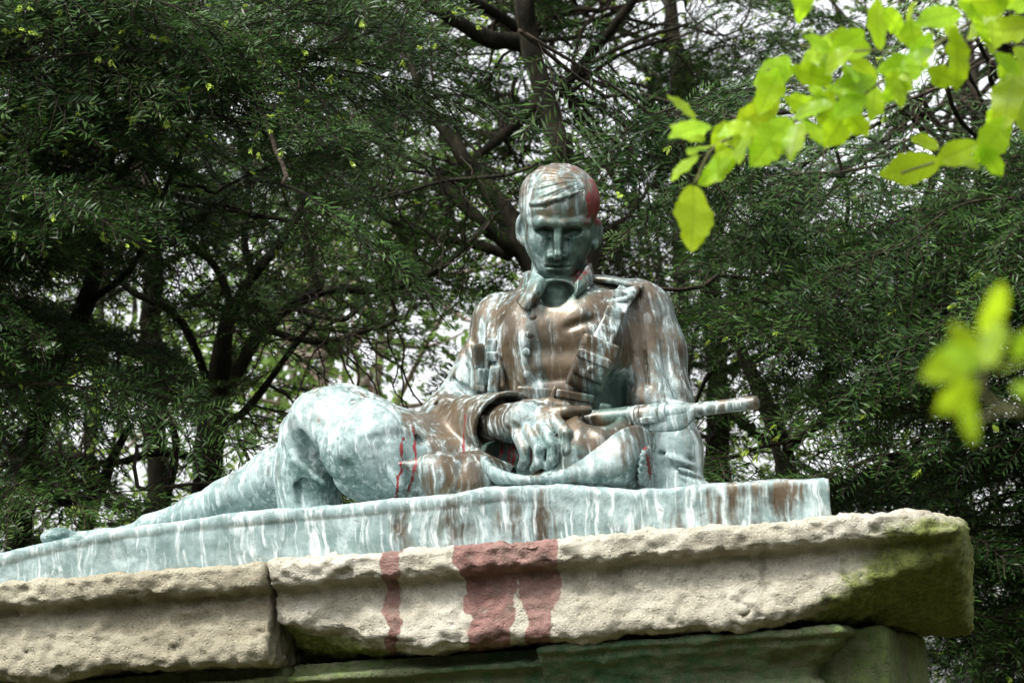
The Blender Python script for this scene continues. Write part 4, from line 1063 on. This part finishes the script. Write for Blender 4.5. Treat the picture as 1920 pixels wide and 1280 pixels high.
own1(spray_cloud('crown', ps1, None, .6, .3)); bough_stems(own1, cv1, tp1, rs)

# right: dense yew reaching in front of its own trunk
own4, tp4 = yew('dense blue-green yew standing beside the mossy end of the pedestal',
    [(1400, 470, 6.9, 7), (1370, 560, 6.9, 10), (1385, 650, 6.9, 12), (1430, 750, 6.9, 15), (1465, 830, 6.9, 18), (1475, 930, 6.9, 20), (1480, 1050, 6.9, 22)],
    [[(1470, 850, 6.9, 9), (1520, 800, 6.8, 9), (1580, 764, 6.7, 8), (1680, 700, 6.5, 6), (1800, 600, 6.3, 4)], [(1385, 600, 6.9, 7), (1440, 530, 6.8, 6), (1530, 520, 6.7, 5), (1590, 400, 6.6, 4), (1560, 250, 6.6, 3)],
     [(1475, 930, 6.9, 10), (1560, 960, 6.8, 9), (1600, 900, 6.7, 7), (1720, 860, 6.5, 5), (1900, 850, 6.3, 4)], [(1390, 640, 6.9, 6), (1330, 700, 7.0, 5), (1290, 800, 7.1, 4)], [(1480, 1000, 6.9, 12), (1640, 1020, 6.7, 10), (1800, 1060, 6.4, 8), (1960, 1120, 6.2, 6)], [(1405, 480, 6.9, 6), (1480, 330, 6.8, 5), (1700, 200, 6.6, 4), (1860, 60, 6.5, 3)]])
N4 = [(1700, 520, 260, 170, 1.0), (1500, 420, 170, 120, .85), (1760, 760, 230, 170, .95), (1560, 640, 140, 90, .7), (1880, 1050, 120, 250, .95), (1400, 560, 60, 110, .5), (1880, 380, 120, 130, .8), (1420, 100, 130, 120, .5), (1640, 950, 170, 80, .6), (1360, 300, 90, 90, .5), (1420, 880, 90, 60, .3), (2120, 600, 180, 600, .9), (1330, 620, 40, 40, .4)]
rs = np.random.default_rng(22)
ps4, cv4 = boughs(112, (1240, -260, 2250, 1420), (5.75, 6.9), lambda x, y: min(1, inr(x, y, N4))*(1-.8*min(1, inr(x, y, GAPS))), rs, .95, (.9, 1.35), (.35, .7), 3.6, 1.2)
own4(spray_cloud('crown', ps4, None, .35, .25)); bough_stems(own4, cv4, tp4, rs)

# behind the head: tall yew with two main stems
own2, tp2 = yew('tall yew with two leaning bare stems rising behind the soldier\'s head',
    [(975, -120, 8.2, 22), (985, -20, 8.0, 17), (990, 70, 8.0, 19), (1008, 150, 8.0, 19), (1036, 235, 8.0, 19), (1062, 310, 8.0, 18), (1090, 430, 8.2, 26), (1110, 560, 8.2, 28), (1130, 720, 8.2, 32), (1150, 950, 8.2, 36), (1160, 1200, 8.2, 40)],
    [[(992, 85, 8.2, 20), (950, 76, 8.1, 17), (905, 68, 8.0, 16), (860, 40, 7.9, 13), (800, 5, 7.8, 10), (730, -60, 7.7, 8)], [(980, 60, 8.2, 12), (930, 28, 8.1, 10), (880, -5, 8.0, 9), (820, -60, 8.0, 8)],
     [(1050, 175, 8.2, 12), (1085, 130, 8.1, 10), (1130, 75, 8.0, 9), (1180, 10, 7.9, 8), (1230, -70, 7.8, 7)], [(1010, 190, 8.2, 11), (965, 232, 8.2, 10), (925, 268, 8.2, 9), (885, 300, 8.2, 7), (820, 330, 8.2, 5)],
     [(770, 110, 8.0, 7), (785, 160, 8.0, 9), (805, 205, 8.0, 11), (845, 262, 8.0, 14), (900, 330, 8.0, 17), (948, 400, 8.0, 21), (985, 470, 8.0, 26), (1030, 560, 8.0, 28), (1090, 720, 8.1, 30), (1130, 900, 8.2, 30)],
     [(790, 300, 7.9, 8), (850, 368, 7.9, 11), (910, 425, 7.9, 13), (965, 470, 8.0, 14)], [(700, 400, 8.0, 4), (800, 440, 8.0, 6), (900, 460, 8.0, 9), (960, 480, 8.0, 11)],
     [(1060, 160, 8.1, 5), (1120, 112, 8.0, 4.5), (1200, 74, 7.9, 4), (1290, 45, 7.8, 3.5)], [(1065, 180, 8.1, 5), (1150, 110, 8.0, 4), (1260, 70, 7.9, 3)], [(1040, 30, 8.1, 6), (1080, 18, 8.0, 5), (1130, 22, 8.0, 5)],
     [(810, 60, 7.0, 2.5), (808, 120, 7.0, 2.5), (815, 185, 7.0, 2.2), (790, 190, 7.0, 2.2), (770, 200, 7.0, 2), (755, 260, 7.0, 2), (735, 330, 7.0, 2), (710, 375, 7.0, 1.5)],
     [(660, 390, 7.4, 2), (760, 360, 7.4, 3), (840, 338, 7.4, 3.5), (940, 330, 7.4, 3.5), (985, 318, 7.4, 3), (1010, 305, 7.4, 3)], [(925, 270, 7.6, 2.5), (900, 245, 7.6, 2.8), (905, 310, 7.6, 2.5), (940, 330, 7.6, 2)], [(560, 300, 7.5, 3), (700, 310, 7.5, 3), (800, 325, 7.5, 4)]])
rs = np.random.default_rng(23)
ps2 = scatter(330, (600, -260, 1500, 760), (8.1, 9.8), lambda x, y: gapf(x, y)*(.15+.85*clump(x, y, 70, 1))*(.35+.65*math.exp(-((y-100)/330)**2)), rs, .15, (.8, 1.5))
own2(spray_cloud('crown', ps2, None, .04, .4)); branchlets(own2, tp2, [p[0] for p in ps2], rs, .45)

# left of the knee: dark branching yew
own3, tp3 = yew('gnarled yew with many dark forking limbs behind the raised knee',
    [(430, 590, 7.6, 13), (412, 680, 7.6, 20), (402, 740, 7.6, 25), (398, 800, 7.6, 27), (394, 900, 7.6, 29), (390, 1000, 7.6, 31), (388, 1150, 7.6, 34)],
    [[(402, 750, 7.6, 18), (440, 700, 7.6, 15), (480, 640, 7.6, 12), (540, 575, 7.6, 11), (620, 545, 7.5, 10), (720, 540, 7.5, 8), (810, 510, 7.4, 7), (880, 455, 7.4, 5), (930, 400, 7.4, 4)],
     [(395, 790, 7.6, 14), (350, 700, 7.6, 11), (300, 655, 7.6, 10), (230, 645, 7.6, 9), (150, 628, 7.5, 7), (60, 640, 7.5, 6)], [(415, 690, 7.6, 14), (430, 600, 7.6, 12), (470, 520, 7.6, 11), (530, 450, 7.6, 9), (590, 355, 7.6, 7), (640, 280, 7.6, 5)],
     [(470, 525, 7.6, 8), (460, 440, 7.6, 7), (465, 350, 7.6, 6), (450, 240, 7.5, 5)], [(440, 590, 7.6, 9), (400, 500, 7.6, 8), (330, 430, 7.5, 7), (270, 350, 7.5, 5)], [(600, 548, 7.5, 7), (585, 500, 7.5, 7), (570, 430, 7.5, 6), (540, 390, 7.5, 5)],
     [(500, 620, 7.6, 7), (600, 640, 7.5, 6), (680, 620, 7.5, 5), (740, 600, 7.5, 4), (730, 545, 7.5, 3)], [(395, 810, 7.6, 9), (460, 770, 7.6, 8), (520, 690, 7.6, 6), (590, 600, 7.6, 5)], [(392, 860, 7.6, 10), (300, 850, 7.6, 8), (200, 870, 7.6, 6), (100, 850, 7.6, 4)],
     [(402, 745, 7.6, 9), (330, 590, 7.6, 8), (240, 540, 7.6, 6), (190, 440, 7.6, 4)], [(300, 1010, 7.5, 12), (310, 930, 7.5, 10), (330, 830, 7.5, 8), (300, 740, 7.5, 6), (310, 640, 7.5, 5)], [(560, 580, 7.5, 6), (640, 600, 7.4, 5), (700, 560, 7.4, 4), (800, 540, 7.4, 3)]])
rs = np.random.default_rng(24)
ps3 = scatter(290, (-200, 150, 900, 1060), (6.9, 8.4), lambda x, y: gapf(x, y)*(.35+.65*clump(x, y, 55, 2))*(.55+.45*math.exp(-((y-330)/160)**2)), rs, .1, (.8, 1.2))
own3(spray_cloud('crown', ps3, None, .04, .4)); branchlets(own3, tp3, [p[0] for p in ps3], rs, .95)

# farther yew closing the right side
own5, tp5 = yew('shaded yew farther back behind the rifle muzzle', [(1290, 100, 9.6, 10), (1300, 300, 9.6, 14), (1330, 520, 9.6, 18), (1345, 760, 9.6, 22), (1350, 1050, 9.6, 26)],
    [[(1330, 520, 9.6, 9), (1450, 400, 9.5, 7), (1600, 300, 9.4, 5), (1800, 180, 9.3, 4)], [(1340, 700, 9.6, 9), (1500, 640, 9.5, 7), (1720, 560, 9.4, 5)], [(1310, 380, 9.6, 8), (1240, 260, 9.5, 6), (1210, 120, 9.5, 4)], [(1345, 760, 9.6, 9), (1560, 900, 9.5, 7), (1800, 940, 9.4, 5)]])
rs = np.random.default_rng(25)
ps5 = scatter(430, (1150, -260, 2300, 1420), (8.6, 10.4), lambda x, y: gapf(x, y)*clump(x, y, 120, 3)*(.75 if y > 330 else .55), rs, .1, (1.0, 1.5))
own5(spray_cloud('crown', ps5, None, .02, .2)); branchlets(own5, tp5, [p[0] for p in ps5], rs, .35)

own6, tp6 = yew('deep shaded yew closing the gap behind the gnarled one', [(250, -100, 9.6, 12), (262, 150, 9.6, 15), (280, 420, 9.6, 18), (290, 700, 9.6, 20), (300, 1050, 9.6, 24)],
    [[(265, 200, 9.6, 9), (120, 60, 9.5, 7), (-60, -20, 9.4, 5)], [(270, 300, 9.6, 9), (450, 180, 9.5, 7), (620, 40, 9.4, 5)], [(280, 450, 9.6, 8), (120, 380, 9.5, 6), (-80, 360, 9.4, 4)], [(285, 500, 9.6, 7), (480, 420, 9.5, 5), (640, 330, 9.4, 4)]])
rs = np.random.default_rng(26)
ps6 = scatter(360, (-330, -260, 780, 620), (8.7, 10.4), lambda x, y: (1-.8*min(1, inr(x, y, GAPS)))*(.95 if y < 330 else .35)*(.5+.5*clump(x, y, 60, 8)), rs, .1, (1.0, 1.5))
own6(spray_cloud('crown', ps6, None, .02, .2)); branchlets(own6, tp6, [p[0] for p in ps6], rs, .3)

# ---------------------------------------------------------------- broadleaf trees far behind, lit and out of focus
SUNNY = mat_leaf('painted_sunlit_leaves', (.14, .23, .03), (.36, .50, .07), .5, .5, .3)  # brighter leaf copy: sunlit glow put into the colour
FAR = mat_leaf('far_leaves', (.06, .11, .025), (.22, .33, .06), .5, .5, .3)
def far_tree(label, stem, boxes, n, rs, mat, bark, size=(.035, .075)):
    base, _ = limb_pts(stem); e = base[-1]
    t = empty('broadleaf_tree', Matrix.Translation((e[0], e[1], 0))); tag(t, label, 'tree', 'broadleaf trees beyond the yews')
    inv = Matrix.Translation((-e[0], -e[1], 0))
    def own(o): o.parent = t; o.matrix_parent_inverse = inv; return o
    own(trunk_to_ground(stem, bark, None))
    p, r = limb_pts(stem)
    C = []
    for k in range(n//26):
        bx = boxes[rs.integers(len(boxes))]
        x, y = rs.uniform(bx[0], bx[2]), rs.uniform(bx[1], bx[3]); dd = rs.uniform(bx[4], bx[5])
        if rs.random() < min(1, inr(x, y, GAPS)*1.1) or rs.random() > (.2+.8*clump(x, y, 50, 6, -.3, .2)): continue
        c = at(x, y, dd); m = rs.integers(18, 36)
        C.append(c+rs.normal(0, 1, (m, 3))*np.array([.28, .28, .16]))
        if rs.random() < .10:
            i = rs.integers(len(p)); a = p[i]; tt = np.linspace(0, 1, 10)[:, None]
            cc = a*(1-tt)+c*tt+rs.normal(0, .12, 3)*np.sin(tt*3.14)
            own(mesh_np('limb', *(lambda g_: (g_[0], tri_fix(g_[1])))(tube_geo(cc, np.linspace(.022, .006, 10), 6)), bark))
    C = np.concatenate(C); m = len(C)
    d = unit(rs.normal(0, 1, (m, 3))+np.array([0, 0, -.5])); u = unit(rs.normal(0, .6, (m, 3))+np.array([0, -.3, 1.0])); w = unit(np.cross(u, d))
    s = rs.uniform(*size, m)[:, None]
    V = np.stack([C, C+d*s*.45+w*s*.34, C+d*s, C+d*s*.45-w*s*.34], 1)
    o = own(mesh_np('crown', V.reshape(-1, 3), np.arange(m*4).reshape(-1, 4), mat, None, False)); attr(o, 'vary', np.repeat(np.clip(rs.normal(.5, .25, m), 0, 1), 4)); tag(o, kind='stuff')
rs = np.random.default_rng(31)
far_tree('slender pale-barked tree seen between the knee and the soldier\'s arm', [(745, 300, 15, 5), (725, 500, 15, 6), (715, 640, 15, 7), (705, 740, 15, 8), (690, 900, 15, 9)], [(380, 200, 1000, 760, 13, 17)], 11000, rs, FAR, PBARK)
far_tree('pale-barked tree trunk just above the raised knee', [(600, 420, 14, 4), (606, 560, 14, 6), (610, 660, 14, 8), (606, 760, 14, 9), (600, 950, 14, 10)], [(100, 560, 640, 1000, 13, 18), (420, 380, 760, 760, 13, 16)], 11000, rs, FAR, PBARK)
far_tree('light green tree with sunlight put into its leaf colour, seen low through the dark limbs', [(190, 500, 16, 8), (180, 700, 16, 10), (170, 900, 16, 12), (160, 1050, 16, 13)], [(-300, 640, 480, 1060, 14, 18), (-300, 300, 300, 700, 15, 20)], 13000, rs, SUNNY, BARK)
far_tree('grey forked trunk standing against the white sky', [(1270, -80, 14, 9), (1255, 10, 14, 11), (1262, 60, 14, 12), (1270, 200, 14, 13), (1275, 450, 14, 15), (1280, 900, 14, 18)], [(1000, 130, 1450, 560, 14, 17), (850, -150, 1150, 80, 14, 17)], 8000, rs, FAR, BARK)
far_tree('slim grey trunk crossing the white gap among the lime leaves', [(1812, 60, 15, 6), (1810, 140, 15, 7), (1800, 230, 15, 8), (1795, 400, 15, 9), (1790, 900, 15, 12)], [(1450, 330, 2200, 900, 14, 18), (1250, 700, 1700, 1000, 13, 17), (1400, -150, 2200, 150, 15, 18), (1600, 900, 2200, 1400, 13, 17)], 13000, rs, FAR, BARK)
# ---------------------------------------------------------------- young tree hanging its lime leaves before the statue
LIME = mat_leaf('lime_leaf', (.27, .43, .015), (.42, .60, .03), .62, .4, .3, (.66, .95, .03))
YB = mat_simple('young_bark', (.07, .07, .03), (.14, .14, .06), 60, .8, .2)
rs = np.random.default_rng(41)
def leaf_mesh(k):
    n, m = 57, 11
    t = np.linspace(0, 1, n); w = np.sin(np.pi*np.clip(t, 0, 1)**.85)**.68*.27
    lob = 1+(.13*(np.abs(((t*7+k*.3) % 1)*2-1)-.5)+.10*np.sin(t*14+k))*np.clip(t*4-.6, 0, 1)
    w = w*lob; w[0] = .012; w[-1] = .006
    s = np.linspace(-1, 1, m)
    X = np.repeat(t[:, None], m, 1)-.03*np.abs(s)[None]*np.cos(t*14)[:, None]; Y = w[:, None]*s[None]
    Z = -.16*t[:, None]**2+.10*np.abs(Y)+.018*np.sin(t*19+k)[:, None]*np.abs(s)[None]
    V = np.stack([X, Y, Z], -1).reshape(-1, 3)
    me_o = mesh_np('leaf', V, gridfaces(n, m), LIME); me = me_o.data; bpy.data.objects.remove(me_o)
    a = me.attributes.new('vary', 'FLOAT', 'POINT'); a.data.foreach_set('value', np.clip(.55+.3*np.sin(V[:, 0]*7+k)-.5*(np.abs(V[:, 1]) < .012)-.35*(np.abs(((V[:, 0]-np.abs(V[:, 1])*.9)*8) % 1-.5) < .10), 0, 1).astype(np.float32))
    return me
LM = [leaf_mesh(k) for k in range(7)]
D1, D2 = 2.75, 1.15
base = at(2890, 700, 2.1)
yt = empty('young_tree', Matrix.Translation((base[0], base[1], 0))); tag(yt, 'young tree with bright lime green leaves hanging close in front of the yews', 'tree')
inv = Matrix.Translation((-base[0], -base[1], 0))
def ownY(o): o.parent = yt; o.matrix_parent_inverse = inv; return o
o = ownY(trunk_to_ground([(2920, -700, 2.1, 14), (2905, -200, 2.1, 22), (2885, 300, 2.1, 28), (2890, 900, 2.1, 34)], YB, None))
TWIGS = [[(2905, -250, 2.1, 16), (2300, -150, 2.3, 11), (1935, -20, D1, 8), (1800, 55, D1, 6), (1720, 112, D1, 5), (1650, 155, D1, 5), (1590, 195, D1, 4.5), (1490, 228, D1, 3.5), (1350, 268, D1, 3), (1302, 345, D1, 2.2)],
         [(1725, 110, D1, 4), (1640, 95, D1, 3), (1560, 100, D1, 2.5), (1500, 85, D1, 2)], [(1590, 195, D1, 3), (1470, 150, D1, 2.5), (1440, 130, D1, 2)],
         [(2890, 60, 2.1, 14), (2250, 20, 2.3, 9), (1930, 130, D1, 6), (1890, 225, D1, 4.5), (1800, 285, D1, 3.5), (1690, 325, D1, 2.2)], [(1860, 40, D1, 4), (1800, 30, D1, 3), (1740, 15, D1, 2)],
         [(2890, 860, 2.1, 20), (2250, 810, 1.5, 16), (1960, 775, D2, 12), (1880, 765, D2, 10), (1835, 730, D2, 5), (1805, 690, D2, 3)], [(1880, 765, D2, 5), (1815, 800, D2, 3)], [(1840, 735, D2, 4), (1850, 660, D2, 3), (1870, 590, D2, 2)]]
for tw in TWIGS: ownY(limb('branch', [(x, y, d+.03, r*.7) for x, y, d, r in tw], YB, None, 8))
# (base x, base y, length px, direction in degrees: 0 right, 90 down, distance)
LV = [(1505, -60, 145, 96, D1), (1480, 110, 105, 140, D1), (1462, 130, 105, 95, D1), (1430, 235, 120, 158, D1), (1330, 235, 100, 172, D1), (1320, 262, 90, 195, D1), (1325, 275, 85, 160, D1), (1375, 285, 115, 135, D1), (1300, 352, 165, 96, D1),
      (1480, 225, 125, 130, D1), (1460, 190, 120, 155, D1), (1560, 195, 95, 165, D1), (1585, 205, 85, 40, D1), (1630, 95, 110, -160, D1), (1600, 95, 100, 165, D1), (1650, 90, 110, -110, D1), (1640, 150, 100, 165, D1), (1790, 55, 120, 82, D1),
      (1940, 50, 130, 165, D1), (1905, 90, 130, 55, D1), (1800, 25, 125, 170, D1), (1800, 10, 120, -10, D1), (1720, 115, 90, 170, D1), (1690, 125, 90, 110, D1), (1740, 130, 90, 20, D1), (1600, 195, 110, 120, D1), (1720, 100, 80, -100, D1),
      (1760, 305, 110, 164, D1), (1830, 270, 120, 155, D1), (1890, 225, 110, 135, D1), (1905, 130, 130, 105, D1), (1840, 275, 70, 60, D1), (1560, 100, 80, -150, D1), (1500, 230, 90, 100, D1), (1560, 150, 90, -170, D1), (1880, 215, 90, -80, D1), (1660, 145, 80, 20, D1), (1620, 180, 90, 150, D1), (1420, 250, 90, 200, D1),
      (1950, 10, 110, 190, D1), (1690, 60, 90, -140, D1),
      (1560, 170, 90, 120, D1), (1585, 120, 85, 60, D1), (1620, 60, 80, 150, D1), (1680, 150, 80, 70, D1), (1705, 115, 85, -60, D1), (1750, 95, 80, 140, D1), (1860, 40, 95, 100, D1), (1830, 30, 90, 60, D1), (1880, 20, 95, 140, D1), (1400, 255, 85, 110, D1), (1345, 270, 80, 60, D1), (1510, 225, 80, 60, D1), (1545, 205, 95, 185, D1), (1640, 160, 90, 95, D1), (1900, 180, 100, 70, D1), (1780, 290, 80, 20, D1), (1530, 90, 90, 120, D1),
      (1835, 700, 130, 175, D2), (1845, 660, 140, -65, D2), (1830, 750, 110, 135, D2), (1825, 790, 110, 102, D2), (1880, 730, 120, -30, D2), (1830, 700, 110, -140, D2), (1860, 720, 120, -95, D2), (1900, 700, 110, -60, D2), (1840, 720, 100, 200, D2), (1900, 760, 90, 20, D2), (1800, 690, 80, 160, D2)]
LV = [(x, y-35, L, a, d) if d == D2 else (x, y, L, a, d) for x, y, L, a, d in LV]
LV += [(x+rs.normal(0, 22), y+rs.normal(0, 16), L*rs.uniform(.5, .85), a+rs.normal(0, 55), d) for x, y, L, a, d in LV if d == D1 and rs.random() < .6]
for i, (x, y, L, a, dd) in enumerate(LV):
    lf = bpy.data.objects.new('leaf', LM[i % 7]); COL.objects.link(lf)
    dd2 = dd+rs.normal(0, .03)
    p = at(x, y, dd2); ar = math.radians(a+rs.normal(0, 6)); fold = rs.normal(-.15, .5)
    X = unit(RGT*math.cos(ar)-UPV*math.sin(ar)+FWD*fold)
    nz = unit(-FWD+UPV*rs.normal(.35, .45)+RGT*rs.normal(0, .65)); nz = unit(nz-X*(nz @ X)); Y = np.cross(nz, X)
    s = L*dd2/FPX*rs.uniform(.72, 1.02)*(.95 if dd == D2 else 1)
    lf.matrix_world = Matrix(((X[0]*s, Y[0]*s, nz[0]*s, p[0]), (X[1]*s, Y[1]*s, nz[1]*s, p[1]), (X[2]*s, Y[2]*s, nz[2]*s, p[2]), (0, 0, 0, 1)))
    mw = lf.matrix_world.copy(); lf.parent = yt; lf.matrix_parent_inverse = inv; 
# ---------------------------------------------------------------- unseen hedge added behind the viewer to cut low sky light
HM = mat_leaf('sky_blocker_leaves', (.012, .022, .008), (.035, .06, .02), .2, .6, .2)
hd = empty('added_sky_blocker', Matrix.Translation((0, -6, 0))); tag(hd, 'unseen hedge added to block low sky light from behind the viewer', 'hedge')
rs = np.random.default_rng(51)
n = 26000
th = rs.uniform(math.radians(150), math.radians(390), n); hz = rs.uniform(0, 1, n)**.8*4.6+.4*np.sin(th*9); rr = 7.5+rs.normal(0, .35, n)
C = np.stack([rr*np.cos(th), rr*np.sin(th)*.95+3.0, np.maximum(hz, .05)], 1)
d = unit(rs.normal(0, 1, (n, 3))); w = unit(np.cross(d, rs.normal(0, 1, (n, 3)))); s = rs.uniform(.16, .30, n)[:, None]
V = np.stack([C, C+d*s*.5+w*s*.4, C+d*s, C+d*s*.5-w*s*.4], 1)-np.array([0, -6, 0])
o = mesh_np('foliage', V.reshape(-1, 3), np.arange(n*4).reshape(-1, 4), HM, hd, False); attr(o, 'vary', np.repeat(rs.random(n), 4)); tag(o, kind='stuff')
for k in range(14):
    a = math.radians(155+k*17.5)
    b0 = np.array([7.5*math.cos(a), 7.5*math.sin(a)*.95+9.0, -.05]); b = tube('stem', np.array([b0+np.array([.1*math.sin(k+j), .1*math.cos(k*2+j), j*.7]) for j in range(6)]), np.linspace(.09, .03, 6), BARK, hd, 8)
